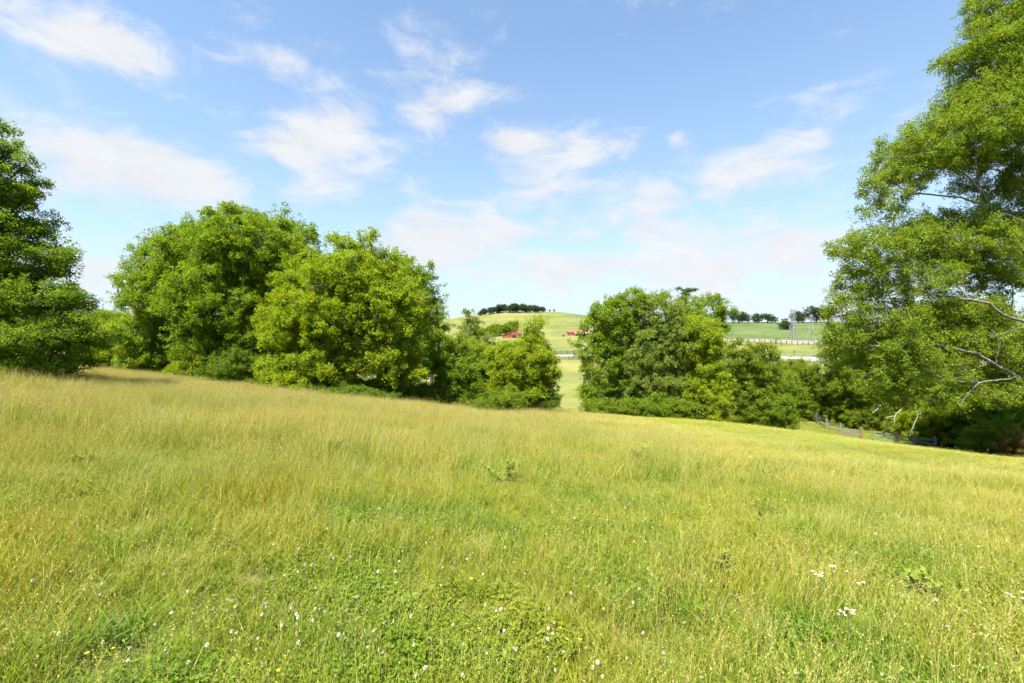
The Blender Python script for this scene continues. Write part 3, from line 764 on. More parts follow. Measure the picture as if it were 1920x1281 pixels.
for i, (px, d, h, lab) in enumerate(((921, 400, 11, 'leftmost green tree of the row across the hillside'), (934, 410, 12, 'second green tree of the row across the hillside'), (948, 415, 11.5, 'third green tree of the row across the hillside'),
                                    (961, 425, 14, 'tallest green tree at the right end of the row across the hillside'), (906, 395, 9, 'low green tree behind the feathery tree on the hillside'), (892, 398, 8.5, 'leftmost low tree at the foot of the hillside row'))):
    o = HP[i] if i < 2 else copy_tree(HP[i % 2])
    x = (px - 960) / F * d; s = h / 9.5; o.location = (x, d, gs(x, d) - .4); o.scale = (s * .95, s * .95, s); o.rotation_euler = (0, 0, i * 1.3)
    tag(o, lab, 'tree', 'row of trees across the hillside')
# far wooded ridge on the left: one mass
r_ = np.random.default_rng(90); n = 900
px_ = r_.uniform(60, 330, n); dd_ = r_.uniform(1120, 1200, n); xx = (px_ - 960) / F * dd_
pts = np.stack([xx, dd_, Hf(xx, dd_) + r_.uniform(2, 17, n)], 1)
o = scatter('far_wood', pts, np.stack([r_.normal(0, .3, n), r_.normal(0, .3, n), r_.uniform(0, 6, n)], 1), r_.uniform(9, 15, n), clump_set('far', leaf=.16, n=26, rad=.36), 4, None, 5)
tag(o, 'blue-green wooded ridge far off in the dip on the left', 'woods', None, 'stuff')

# ---- bare dead wood
def dead_wood(name, label, base, branches, R0=.06, mat='dead', cat='branch', tip=.02):
    root = tag(empty(name, base), label, cat)
    polys = [[Vector(p) for p in b] for b in branches]
    r = np.random.default_rng(len(label)); pos, par = skeleton(polys, np.empty((0, 3)), r, .35)
    v, f = tubes(pos - np.array(base), par, R0, tip, sides=5)
    mesh_obj('limb', v, f, M[mat], root, smooth=True)
    return root
def Q(d, *pp): return [P(x, y, d) for x, y in pp]
dead_wood('dead_tree', 'bare dead tree top against the sky left of the big tree', G(262, 50) , [[G(262, 50)] + Q(50, (258, 640), (250, 590), (243, 568), (233, 555), (229, 535), (226, 528)), Q(50, (240, 564), (228, 556), (220, 545)), Q(50, (233, 553), (236, 540))], .22, cat='dead tree', tip=.045)
DB = 58
dead_wood('dead_branch', 'forked pale dead branch hanging to the grass before the wooden fence', P(1712, 800, DB - 2), [Q(DB - 2, (1706, 818), (1712, 800), (1720, 782), (1726, 770), (1745, 757)), Q(DB - 2, (1720, 782), (1715, 765), (1716, 750)), Q(DB - 2, (1724, 776), (1732, 785)), Q(DB - 2, (1745, 757), (1758, 748))], .05)
dead_wood('dead_branch', 'thin pale dead branch arching above the white board', P(1670, 780, DB), [Q(DB, (1677, 792), (1678, 780), (1690, 768), (1702, 760)), Q(DB, (1678, 780), (1660, 784))], .05)
dead_wood('dead_branch', 'thin bare twig sticking out left of the white board', P(1640, 770, DB), [Q(DB, (1636, 774), (1648, 764), (1656, 758), (1672, 756)), Q(DB, (1652, 760), (1640, 759))], .04)
dead_wood('fallen_branch', 'leaning dead pole in the thicket left of the rusty bush', G(1870, 53), [[G(1872, 53)] + Q(53, (1876, 815), (1882, 800))], .07)
dead_wood('fallen_branch', 'thin dead stem leaning in the middle of the thicket edge', G(1826, 55), [[G(1828, 55)] + Q(55, (1822, 812), (1812, 795)), Q(55, (1822, 812), (1830, 795))], .06)
dead_wood('fallen_branch', 'long bare pole lying against the rusty bush at the right edge', G(1925, 49), [[G(1925, 49)] + Q(49, (1905, 812), (1888, 800)), Q(49, (1905, 812), (1890, 818))], .05)

# ------------------------------------------------------------------ fences
def board_fence(name, label, pts, h, rails, post_w, mat, rail_h=.14, group=None, post_mats=None, rail_lift=.1):
    """posts at pts (x, y); every post and every rail a part"""
    base = Vector((pts[0][0], pts[0][1], gs(*pts[0]))); root = tag(empty(name, base), label, 'fence', group)
    gp = [Vector((x, y, gs(x, y))) for x, y in pts]
    for k, p in enumerate(gp):
        m = M[(post_mats or {}).get(k, mat)]; q = p - base; w = post_w * (1.5 if k in (post_mats or {}) else 1)
        MB().bar(q - Vector((0, 0, .3)), q + Vector((random.uniform(-.02, .02), 0, h + .08)), w).build('post', m, root)
    for a, b in zip(gp[:-1], gp[1:]):
        for i in range(rails):
            z = rail_lift + (h - rail_lift - .06) * (i + .5) / rails + random.uniform(-.03, .03)
            d = (b - a).normalized(); n = Vector((d.y, -d.x, 0)).normalized() * (post_w * .5 + .02)
            if n.y > 0: n = -n
            MB().bar(a - base + n + Vector((0, 0, z)), b - base + n + Vector((0, 0, z + random.uniform(-.03, .03))), .035, rail_h).build('rail', M[mat], root)
    return root
def gate(name, label, a, b, h, bars, mat, group=None):
    a = Vector((*a, gs(*a))); b = Vector((*b, gs(*b))); root = tag(empty(name, a), label, 'gate', group); u = b - a
    z0 = .18
    for k in range(bars):
        z = z0 + (h - z0) * k / (bars - 1)
        MB().bar((0, 0, z), u + Vector((0, 0, z)), .05, n=6).build('bar', M[mat], root)
    for t in (0, .33, .66, 1):
        MB().bar(u * t + Vector((0, 0, z0)), u * t + Vector((0, 0, h)), .055, n=6).build('upright', M[mat], root)
    return root
def mw(px, py):                       # where the meadow is seen at that pixel
    x, y = ground_at(px, py, 0); return (x, y)
def at(px, d): return ((px - 960) / F * d, d)
FH = 1.5
board_fence('board_fence', 'dark board fence running out of the bushes towards the open gateway', [at(1503, 79), at(1514, 76), at(1531, 71.5), at(1550, 67)], FH, 3, .16, 'wood_dark')
board_fence('board_fence', 'weathered grey rail fence joining the dark fence to the brown gatepost', [at(1550, 66.6), at(1576, 62), at(1614, 57.8)], FH, 2, .16, 'wood_grey', post_mats={2: 'wood_brown'})
gate('field_gate', 'dull grey pipe gate swung open against the weathered fence', at(1580, 59.0), at(1612, 57.0), 1.25, 6, 'gate_grey')
gate('field_gate', 'green tube gate standing beside the red-brown post', at(1638, 56.4), at(1676, 54.9), 1.25, 6, 'gate_green')
board_fence('board_fence', 'short grey board fence ending in the open grass', [at(1681, 54.7), at(1716, 53.2), at(1754, 52)], FH, 3, .17, 'wood_grey', post_mats={0: 'wood_brown'})
wb = tag(empty('notice_board', (*at(1668, 63), gs(*at(1668, 63)))), 'small blank white board at the dark edge of the thicket', 'board')
MB().box(-.55, .55, -.03, .03, .75, 1.55).build('panel', M['white_board'], wb)
for s in (-.5, .62): MB().bar((s, .06, -.2), (s, .06, 1.7), .10).build('post', M['wood_brown'], wb)
for px, d, lab in ((1791, 44, 'thin marker stake with a white tip in the grass right of the fence end'), (1852, 40, 'thin marker stake with a white tip nearest the right edge')):
    x, y = at(px, d); s = tag(empty('marker_stake', (x, y, gs(x, y))), lab, 'stake', 'marker stakes in the grass')
    MB().bar((0, 0, -.2), (0, 0, 1.0), .05, n=6).build('shaft', M['wood_brown'], s); MB().bar((0, 0, 1.0), (0, 0, 1.18), .055, n=6).build('tip', M['white_board'], s)
# valley fences
def road_y(x): return 180 + 5 * math.sin(x * .03) - .02 * x
board_fence('road_fence', 'dark fence along the near side of the gravel road in the valley', [(x, road_y(x) - 13) for x in np.arange(14, 118, 3.6)], 1.5, 3, .22, 'wood_dark', .2)
board_fence('road_fence', 'short brown fence on the far side of the gravel road, seen in the gap', [(x, road_y(x) + 12) for x in np.arange(16, 34, 2.6)], 1.6, 3, .25, 'wood_dark', .2)
board_fence('road_fence', 'low fence along the far side of the gravel road on the right', [(x, road_y(x) + 11) for x in np.arange(98, 128, 3.6)], 1.1, 2, .2, 'wood_grey', .16)
board_fence('lane_fence', 'long dark fence before the pinkish lane under the green slope', [(x, lane_y(x) - 10) for x in np.arange(92, 176, 2.6)], 1.9, 3, .26, 'wood_dark', .15)
board_fence('barnyard_fence', 'faint wire fence left of the small red tractor on the hillside', [at(px, 396) for px in range(1034, 1056, 3)], 1.3, 1, .3, 'wood_grey', .12)
x, y = at(1489, 190); s = tag(empty('gate_post', (x, y, gs(x, y))), 'stout dark post standing by the gravel road on the right', 'post')
MB().bar((0, 0, -.3), (0, 0, 1.7), .5, n=6).build('shaft', M['wood_dark'], s); MB().bar((0, 0, 1.7), (0, 0, 1.95), .6, n=6, r1=.2).build('cap', M['wood_dark'], s)

# ------------------------------------------------------------------ barns, tractor, pylons
def barn_round():
    d = 372; x, y = at(964, d); b = tag(empty('round_roof_barn', (x, y, gs(x, y) - .5)), 'red barn with a rounded roof half hidden behind the small bright tree', 'barn')
    n = 14; w = 3.7; h0 = 2.8; ln = 16; rise = 3.6
    arc = [(-math.cos(math.pi * k / n) * w, h0 + math.sin(math.pi * k / n) * rise) for k in range(n + 1)]
    MB().box(-w + .1, w - .1, .12, ln - .1, 0, h0).build('wall', M['red'], b)
    v = []; f = []
    for yy in (-.35, ln + .3):
        for s in (1.0, .955): v += [(p[0] * s, yy, h0 + (p[1] - h0) * s) for p in arc]
    q = n + 1
    for k in range(n): f += [(k, k + 1, 2 * q + k + 1, 2 * q + k), (q + k + 1, q + k, 3 * q + k, 3 * q + k + 1), (k, q + k, q + k + 1, k + 1), (2 * q + k, 2 * q + k + 1, 3 * q + k + 1, 3 * q + k)]
    mesh_obj('roof', v, f, M['red_roof'], b, smooth=False)
    fan = [(p[0] * .95, .0, h0 + (p[1] - h0) * .95) for p in arc]; MB().poly(fan, [tuple(range(len(fan)))]).build('gable', M['red'], b)
    dr = MB().box(-1.5, 1.5, -.08, .1, 0, 3.0).build('door', M['dark'], b)  # solid near-black panel, shade of the open doorway painted in
    MB().box(-.9, .9, -.06, .08, h0 + 1.2, h0 + 2.6).build('loft_door', M['red'], b)
    MB().poly([(-w - 6.5, 1, 0), (-w, 1, 0), (-w, 1, 4.2), (-w - 6.5, 1, 2.6), (-w - 6.5, 12, 0), (-w, 12, 0), (-w, 12, 4.2), (-w - 6.5, 12, 2.6)],
              [(0, 1, 2, 3), (5, 4, 7, 6), (4, 0, 3, 7)]).build('lean_to', M['red'], b)
    lt = b.children[-1] if b.children[-1].name.startswith('lean_to') else [c for c in b.children if c.name.startswith('lean_to')][0]
    MB().poly([(-w - 6.9, .6, 2.62), (-w + .1, .6, 4.4), (-w + .1, 12.4, 4.4), (-w - 6.9, 12.4, 2.62), (-w - 6.9, .6, 2.74), (-w + .1, .6, 4.54), (-w + .1, 12.4, 4.54), (-w - 6.9, 12.4, 2.74)],
              [(0, 3, 2, 1), (4, 5, 6, 7), (0, 1, 5, 4), (1, 2, 6, 5), (2, 3, 7, 6), (3, 0, 4, 7)]).build('lean_to_roof', M['red_roof'], lt)
    b.rotation_euler = (0, 0, R(-12))
barn_round()
def barn_long():
    d = 402; x, y = at(1066, d); b = tag(empty('long_barn', (x, y, gs(x + 8, y) - .3)), 'long low red barn with a pale lean-to roof on the open hillside', 'barn')
    w = 19; dp = 9
    MB().box(0, w, 2, dp, 0, 3.2).build('wall', M['red'], b)
    MB().poly([(-.7, 1.6, 3.2), (w + .5, 1.6, 3.2), (w + .5, 5.5, 5.0), (-.7, 5.5, 5.0), (-.7, 9.5, 3.2), (w + .5, 9.5, 3.2), (-.7, 1.6, 3.36), (w + .5, 1.6, 3.36), (w + .5, 5.5, 5.2), (-.7, 5.5, 5.2), (-.7, 9.5, 3.36), (w + .5, 9.5, 3.36)],
              [(0, 3, 2, 1), (3, 4, 5, 2), (6, 7, 8, 9), (9, 8, 11, 10), (0, 1, 7, 6), (4, 10, 11, 5), (0, 6, 9, 3), (3, 9, 10, 4), (1, 2, 8, 7), (2, 5, 11, 8)]).build('roof', M['red_roof'], b)
    MB().poly([(0, 1.98, 3.2), (0, dp + .02, 3.2), (0, 5.5, 4.9)], [(0, 1, 2)]).build('gable', M['red'], b)
    MB().poly([(5.5, -2.2, 2.35), (w + .4, -2.2, 2.35), (w + .4, 1.9, 3.1), (5.5, 1.9, 3.1), (5.5, -2.2, 2.45), (w + .4, -2.2, 2.45), (w + .4, 1.9, 3.19), (5.5, 1.9, 3.19)],
              [(0, 3, 2, 1), (4, 5, 6, 7), (0, 1, 5, 4), (1, 2, 6, 5), (2, 3, 7, 6), (3, 0, 4, 7)]).build('lean_to_roof', M['tin'], b)
    for k in range(5): MB().bar((5.8 + k * 3.3, -2.0, 0), (5.8 + k * 3.3, -2.0, 2.34), .22).build('post', M['red'], b)
    MB().box(1.2, 3.4, 1.9, 1.99, 0, 2.6).build('door', M['red_roof'], b)
    MB().box(7.5, 17.5, 1.9, 1.99, .1, 2.5).build('opening_shade', M['dark'], b)  # near-black slab on the wall painting the shade under the lean-to
barn_long()
def tractor():
    x, y = at(1056.5, 392); t = tag(empty('tractor', (x, y, gs(x, y))), 'small red tractor parked on the hillside left of the long barn', 'tractor')
    MB().box(-1.5, .1, -.4, .4, .75, 1.35).build('bonnet', M['red_roof'], t); MB().box(.1, 1.1, -.5, .5, .6, 1.2).build('seat_deck', M['red'], t)
    c = MB()
    for sx in (.15, 1.05):
        for sy in (-.5, .5): c.bar((sx, sy, 1.2), (sx, sy, 2.3), .07)
    c.box(0, 1.2, -.65, .65, 2.3, 2.38); c.build('canopy', M['red_roof'], t)
    MB().bar((-.9, .2, 1.35), (-.9, .2, 2.0), .08, n=6).build('exhaust', M['dark'], t)
    for wx, rr, ww in ((-1.1, .42, .22), (.65, .78, .36)):
        for sy in (-.75, .75):
            wl = MB().bar((wx, sy - ww / 2, rr), (wx, sy + ww / 2, rr), rr * 2, n=14).build('wheel', M['tyre'], t)
            MB().bar((wx, sy - ww * .55, rr), (wx, sy + ww * .55, rr), rr, n=10).build('rim', M['red_roof'], wl)
tractor()
def pylon(label, px, d, h, wide, seed):
    x, y = at(px, d); p = tag(empty('pylon', (x, y, gs(x, y))), label, 'pylon', 'lattice pylons on the green slope')
    hw = h * wide; t = .22; waist = h * .62; ww = h * .035
    legs = [(-1, -1), (1, -1), (1, 1), (-1, 1)]
    def at_h(s, z):
        k = hw + (ww - hw) * min(z / waist, 1); return Vector((s[0] * k, s[1] * k, z))
    for s in legs: MB().bar(at_h(s, -.4), at_h(s, waist), t).bar(at_h(s, waist), Vector((s[0] * ww, s[1] * ww, h)), t * .8).build('leg', M['steel'], p)
    br = MB(); n = 6
    for k in range(n):
        z0, z1 = waist * (k / n) ** .85, waist * ((k + 1) / n) ** .85
        for a, b in zip(legs, legs[1:] + legs[:1]):
            br.bar(at_h(a, z0), at_h(b, z1), .09).bar(at_h(b, z0), at_h(a, z1), .09)
            if k: br.bar(at_h(a, z0), at_h(b, z0), .09)
    for k in range(5):
        z0 = waist + (h - waist) * k / 5; z1 = waist + (h - waist) * (k + 1) / 5
        for a, b in zip(legs, legs[1:] + legs[:1]): br.bar(at_h(a, z0), at_h(b, z1), .08)
    br.build('bracing', M['steel'], p)
    for z, L in ((h * .72, h * .12), (h * .85, h * .15), (h * .98, h * .13)):
        for s in (-1, 1):
            c = MB().bar((s * ww, -ww, z), (s * L, 0, z + .3), .13).bar((s * ww, ww, z), (s * L, 0, z + .3), .13).bar((s * ww, 0, z + h * .035), (s * L, 0, z + .3), .12)
            arm = c.build('cross_arm', M['steel'], p)
            MB().bar((s * L * .95, 0, z + .2), (s * L * .95, 0, z - 1.4), .3, n=6).build('insulator', M['steel'], arm)
    p.rotation_euler = (0, 0, R(20 + seed))
pylon('left lattice pylon with a narrow waist on the green slope', 1487, 268, 18.2, .13, 0)
pylon('right lattice pylon, partly behind the near boughs', 1521, 262, 15.5, .15, 35)

# ------------------------------------------------------------------ meadow grass
def blade(v, f, t, p, ang, lean, h, w, c0, c1, r, segs=3, mi=None, mlist=None):
    d = np.array([math.cos(ang), math.sin(ang), 0]); s = np.array([-d[1], d[0], 0]); tw = r.uniform(-1, 1); s = s * math.cos(tw) + d * math.sin(tw) * .6
    k = len(v)
    for q in range(segs):
        u = q / segs; c = p + d * (lean * h * u ** 2) + np.array([0, 0, h * u * (1 - .22 * lean * u)])
        ww = w * (1 - u * .55) * .5
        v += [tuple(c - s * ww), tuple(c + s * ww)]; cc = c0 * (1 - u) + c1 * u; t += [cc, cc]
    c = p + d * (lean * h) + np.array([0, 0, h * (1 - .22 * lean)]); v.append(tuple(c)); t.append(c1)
    for q in range(segs - 1): f.append((k + 2 * q, k + 2 * q + 1, k + 2 * q + 3, k + 2 * q + 2)); mlist.append(mi)
    f.append((k + 2 * segs - 2, k + 2 * segs - 1, k + 2 * segs)); mlist.append(mi)

GREEN = [(.160, .202, .009), (.190, .226, .010), (.120, .170, .009), (.232, .250, .014), (.260, .256, .024)]
STRAW = [(.34, .32, .09), (.41, .38, .135), (.30, .285, .06), (.34, .26, .095)]
def grass_tuft(name, seed, n, rad, h, w, lean=(.1, .7), straw=0.0, cols=GREEN, stalks=0, sh=(.45, .7), sw=.003, head=True, scols=STRAW):
    r = np.random.default_rng(seed); v = []; f = []; t = []; ml = []
    for _ in range(n):
        a = r.uniform(0, 6.28); q = rad * math.sqrt(r.random()); p = np.array([math.cos(a) * q, math.sin(a) * q, -.02])
        c = np.array((STRAW if r.random() < straw else cols)[r.integers(4)]) * r.uniform(.8, 1.2)
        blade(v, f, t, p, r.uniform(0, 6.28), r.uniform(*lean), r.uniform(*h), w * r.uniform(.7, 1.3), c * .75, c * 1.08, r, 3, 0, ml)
    for _ in range(stalks):
        a = r.uniform(0, 6.28); q = rad * math.sqrt(r.random()); p = np.array([math.cos(a) * q, math.sin(a) * q, -.02])
        c = np.array(scols[r.integers(len(scols))]) * r.uniform(.85, 1.15); an = r.normal(.3, .9); ln = r.uniform(.05, .45); hh = r.uniform(*sh)
        blade(v, f, t, p, an, ln, hh, sw, np.array([.20, .23, .03]), c, r, 3, 1, ml)
        if head:      # a loose seed head along the top quarter
            d = np.array([math.cos(an), math.sin(an), 0])
            for q in range(r.integers(6, 11)):
                u = r.uniform(.74, 1.03); pos = p + d * (ln * hh * u ** 2) + np.array([0, 0, hh * u * (1 - .22 * ln * u)])
                o = r.normal(size=3); o[2] = abs(o[2]) + .8; o /= np.linalg.norm(o); L = r.uniform(.009, .018) * max(1, sw / .003) ** .75; s = np.cross(o, r.normal(size=3)); s /= np.linalg.norm(s); k = len(v)
                wv = L * .17
                v += [tuple(pos), tuple(pos + o * L * .5 + s * wv), tuple(pos + o * L), tuple(pos + o * L * .5 - s * wv)]; cc = c * r.uniform(.85, 1.2); t += [cc] * 4
                f.append((k, k + 1, k + 2, k + 3)); ml.append(1)
    return tinted(name, v, f, np.array(t), [M['blade'], M['straw']], ml)

def clover_tuft(seed, n=46, rad=.16):
    r = np.random.default_rng(seed); v = []; f = []; t = []; ml = []
    for _ in range(n):
        a = r.uniform(0, 6.28); q = rad * math.sqrt(r.random()); z = r.uniform(.05, .14); p = np.array([math.cos(a) * q, math.sin(a) * q, z])
        c = np.array([(.105, .160, .014), (.130, .185, .016), (.155, .205, .020)][r.integers(3)]) * r.uniform(.85, 1.2); b0 = r.uniform(0, 6.28); ti = r.normal(0, .35, 2)
        for l in range(3):
            b = b0 + l * 2.094; d = np.array([math.cos(b), math.sin(b), ti[0]]); s = np.array([-math.sin(b), math.cos(b), ti[1]]); L = r.uniform(.014, .022); k = len(v)
            v += [tuple(p), tuple(p + d * L * .65 + s * L * .42 + np.array([0, 0, .004])), tuple(p + d * L), tuple(p + d * L * .65 - s * L * .42 + np.array([0, 0, .004]))]
            t += [c] * 4; f.append((k, k + 1, k + 2, k + 3)); ml.append(0)
    return tinted('clover_leaves', v, f, np.array(t), [M['blade'], M['straw']], ml)

TUFT = {
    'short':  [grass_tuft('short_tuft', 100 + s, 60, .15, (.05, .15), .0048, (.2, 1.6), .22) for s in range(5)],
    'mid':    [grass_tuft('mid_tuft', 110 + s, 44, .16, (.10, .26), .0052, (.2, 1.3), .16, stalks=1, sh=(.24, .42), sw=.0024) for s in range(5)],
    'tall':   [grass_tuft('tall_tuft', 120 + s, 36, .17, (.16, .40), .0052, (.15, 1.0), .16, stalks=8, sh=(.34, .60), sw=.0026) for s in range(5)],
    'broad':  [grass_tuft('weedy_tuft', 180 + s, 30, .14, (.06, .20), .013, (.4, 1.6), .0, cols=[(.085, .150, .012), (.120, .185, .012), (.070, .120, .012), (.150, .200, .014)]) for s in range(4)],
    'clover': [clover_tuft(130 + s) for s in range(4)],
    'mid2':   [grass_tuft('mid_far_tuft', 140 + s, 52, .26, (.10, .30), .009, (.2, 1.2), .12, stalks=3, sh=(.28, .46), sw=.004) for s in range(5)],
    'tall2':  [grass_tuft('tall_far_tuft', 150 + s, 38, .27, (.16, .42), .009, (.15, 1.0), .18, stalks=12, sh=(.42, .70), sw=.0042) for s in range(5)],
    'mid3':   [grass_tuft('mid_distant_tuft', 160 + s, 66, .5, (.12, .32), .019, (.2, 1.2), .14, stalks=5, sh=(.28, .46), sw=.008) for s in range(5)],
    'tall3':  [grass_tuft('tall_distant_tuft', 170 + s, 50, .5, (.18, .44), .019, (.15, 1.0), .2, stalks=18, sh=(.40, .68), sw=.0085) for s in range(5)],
}
TG = {k: gn_group(k + '_grass', v) for k, v in TUFT.items()}

def wedge(y0, y1, dens, r, back=2.6, slope=1.22):
    w1 = slope * (y1 + back) + 1; n = int(2 * w1 * (y1 - y0) * dens)
    x = r.uniform(-w1, w1, n); y = r.uniform(y0, y1, n); k = np.abs(x) < slope * (y + back) + 1
    return x[k], y[k]
def dryness(x, y):
    """how much of the meadow stands tall and dry here"""
    n = vn1(x, y, 7.0) * .5 + vn2(x, y, 2.6) * .3 + vn3(x, y, 18) * .35
    dist = np.hypot(x, y)
    left = np.clip(-x / 9 - .05, 0, 1) * np.clip((y - 2.2) / 4, 0, 1)
    right = np.clip((x - 3) / 8, 0, 1) * np.clip((y - 3.5) / 4, 0, 1) * .45 * np.clip((60 - y) / 40, 0, 1)
    return np.clip(n * 1.5 - .68 + .55 * left + right + .22 * np.clip((dist - 6) / 10, 0, 1) - .35 * np.clip((x - 4) / 25, 0, 1) * np.clip((y - 28) / 20, 0, 1), 0, 1)
def put_grass(name, label, x, y, ng, ns, smin, smax, seed, hmod=None):
    r = np.random.default_rng(seed); n = len(x); z = Hf(x, y)
    turn = np.stack([r.normal(PB * -.0, .10, n), r.normal(0, .10, n), r.uniform(-1.3, 1.3, n)], 1)
    s = r.uniform(smin, smax, n); size = np.stack([s, s, s * (hmod if hmod is not None else 1)], 1)
    o = scatter(name, np.stack([x, y, z - .01], 1), turn, size, ng, ns, None, seed)
    tag(o, label, 'grass', None, 'stuff'); return o
def meadow():
    r = np.random.default_rng(200)
    for tagn, y0, y1, dens, kinds in (('near', -1.0, 9.5, 78, ('short', 'mid', 'tall')), ('middle', 9.5, 26, 30, ('mid2', 'mid2', 'tall2')), ('far', 26, 78, 10.5, ('mid3', 'mid3', 'tall3'))):
        x, y = wedge(y0, y1, dens, r)
        dr = dryness(x, y); u = r.random(len(x)); hm = (.45 + .55 * vn3(x, y, 3.0) + .55 * vn2(x, y, .9)) * (.58 + .42 * np.clip((y - 4) / 12 + np.clip(-x / 8, 0, 1), 0, 1))
        hm *= np.clip(1.1 - np.clip((x - 2) / 11, 0, 1) * np.clip((y - 4.5) / 10, 0, 1) * .97, .12, 1.1)
        tall = u < dr * .85; sh = (~tall) & (r.random(len(x)) < .80 - dr * .5 - .3 * np.clip((y - 5) / 5, 0, 1)) & (tagn == 'near')
        md = ~tall & ~sh
        if tagn == 'near':
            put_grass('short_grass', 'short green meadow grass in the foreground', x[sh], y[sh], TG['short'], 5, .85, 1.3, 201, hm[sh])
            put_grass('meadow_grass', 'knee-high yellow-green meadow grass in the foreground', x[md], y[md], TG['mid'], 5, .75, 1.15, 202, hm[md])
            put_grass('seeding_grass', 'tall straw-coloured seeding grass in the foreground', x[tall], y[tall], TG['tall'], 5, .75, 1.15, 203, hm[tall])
            xc, yc = wedge(-1, 9.5, 42, r); k = (vn2(xc, yc, 1.4) + vn1(xc, yc, .6) * .4 - dryness(xc, yc) * .5) > .58; xc, yc = xc[k], yc[k]
            put_grass('clover_leaves', 'low green clover leaves between the foreground grass', xc, yc, TG['clover'], 4, .8, 1.2, 204)
        else:
            a, b = ('mid2', 'tall2') if tagn == 'middle' else ('mid3', 'tall3')
            put_grass('meadow_grass', 'yellow-green meadow grass in the %s' % ('middle of the slope' if tagn == 'middle' else 'lower slope by the trees'), x[md], y[md], TG[a], 5, .8, 1.25, 205 + y1, hm[md])
            put_grass('seeding_grass', 'pale seeding grass in the %s' % ('middle of the slope' if tagn == 'middle' else 'lower slope by the trees'), x[tall], y[tall], TG[b], 5, .8, 1.25, 206 + y1, hm[tall])
meadow()
r_ = np.random.default_rng(333)
for y0, y1, dn, sz, sd in ((-1, 10, 16, 1.0, 1), (10, 34, 4.5, 1.8, 2)):
    xb, yb = wedge(y0, y1, dn, r_); k = (vn1(xb, yb, 1.1) * .55 + vn3(xb, yb, 3.3) * .45 - dryness(xb, yb) * .2) > .47; k &= ~((xb > 5) & (yb > 13)); xb, yb = xb[k], yb[k]
    put_grass('weedy_grass', 'coarse dark green weedy patches %s' % ('in the foreground grass' if sd == 1 else 'in the middle of the meadow'), xb, yb, TG['broad'], 4, .8 * sz, 1.4 * sz, 340 + sd)

# ------------------------------------------------------------------ flowers and weeds that stand out
def clover_head_mesh(seed):
    """a ball of small pointed petals"""
    r = np.random.default_rng(seed); v = []; f = []
    for k in range(26):
        z = 1 - 2 * (k + .5) / 26; a = k * 2.4; q = math.sqrt(max(0, 1 - z * z)); d = np.array([math.cos(a) * q, math.sin(a) * q, z * .9 + .15]); d /= np.linalg.norm(d)
        s = np.cross(d, [.2, .3, .9]); s /= np.linalg.norm(s); L = .0115 * r.uniform(.85, 1.15); w = .0042; n = len(v)
        v += [tuple(d * .003), tuple(d * L * .7 + s * w), tuple(d * L), tuple(d * L * .7 - s * w)]; f.append((n, n + 1, n + 2, n + 3))
    return v, f
CH = [clover_head_mesh(s) for s in range(3)]
def flower_proto(name, heads, mat, hgt):
    root = empty(name, (0, 0, 0)); MB().bar((0, 0, -.02), (.012, 0, hgt), .003, n=4).build('stem', M['stem'], root)
    h = mesh_obj('flower_head', heads[0], heads[1], M[mat], root); h.location = (.012, 0, hgt + .004)
    return root
CP = [flower_proto('clover_flower', CH[k], 'petal', .15 + .03 * k) for k in range(3)]
def buttercup_mesh():
    v = []; f = []
    for k in range(5):
        a = k * 2 * math.pi / 5; d = np.array([math.cos(a), math.sin(a), .45]); s = np.array([-math.sin(a), math.cos(a), 0]); n = len(v)
        v += [(0, 0, 0), tuple(d * .007 + s * .0045), tuple(d * .0125), tuple(d * .007 - s * .0045)]; f.append((n, n + 1, n + 2, n + 3))
    return v, f
BP = flower_proto('buttercup', buttercup_mesh(), 'yellow', .2)
fr = random.Random(77); used = set()
spots = [(1100, 1205), (1200, 1195), (1255, 1240), (1120, 1260), (965, 1240), (940, 1155), (1000, 1215), (1035, 1185), (1270, 1172), (1185, 1140), (1210, 1080), (1230, 1085), (905, 1075), (610, 1195), (595, 1190), (555, 1215), (500, 1135), (480, 1140), (535, 1132), (600, 1120),
         (670, 1130), (680, 1190), (745, 1180), (690, 1145), (645, 1140), (400, 1145), (425, 1160), (365, 1115), (300, 1230), (250, 1235), (130, 1120), (80, 1098), (140, 1070), (1390, 1120), (1370, 1140), (1350, 1060), (1300, 1080), (1310, 1085), (1500, 1195), (1330, 1085), (1040, 1255), (880, 1265), (1060, 1215), (560, 1170), (620, 1160), (610, 1140)]
for _ in range(150):
    cx, cy = fr.choice(((560, 1150), (980, 1190), (1180, 1220), (700, 1150), (560, 1020), (1230, 1090), (620, 1220), (430, 1040), (380, 1170)))
    spots.append((fr.gauss(cx, 190), fr.gauss(cy, 70)))
ci = 0
for px, py in spots:
    if not (20 < px < 1900 and 930 < py < 1272): continue
    x, y = ground_at(px, py, .17); k = ci % 3
    o = CP[k] if k not in used else copy_tree(CP[k]); used.add(k); ci += 1
    o.location = (x, y, gz(x, y)); o.rotation_euler = (fr.uniform(-.2, .2), fr.uniform(-.2, .2), fr.uniform(0, 6.28)); s = fr.uniform(.6, .95); o.scale = (s, s, s * fr.uniform(1.1, 1.6))
    tag(o, 'round white clover flower head dotted in the short foreground grass', 'clover flower', 'white clover flowers in the foreground')
first = True
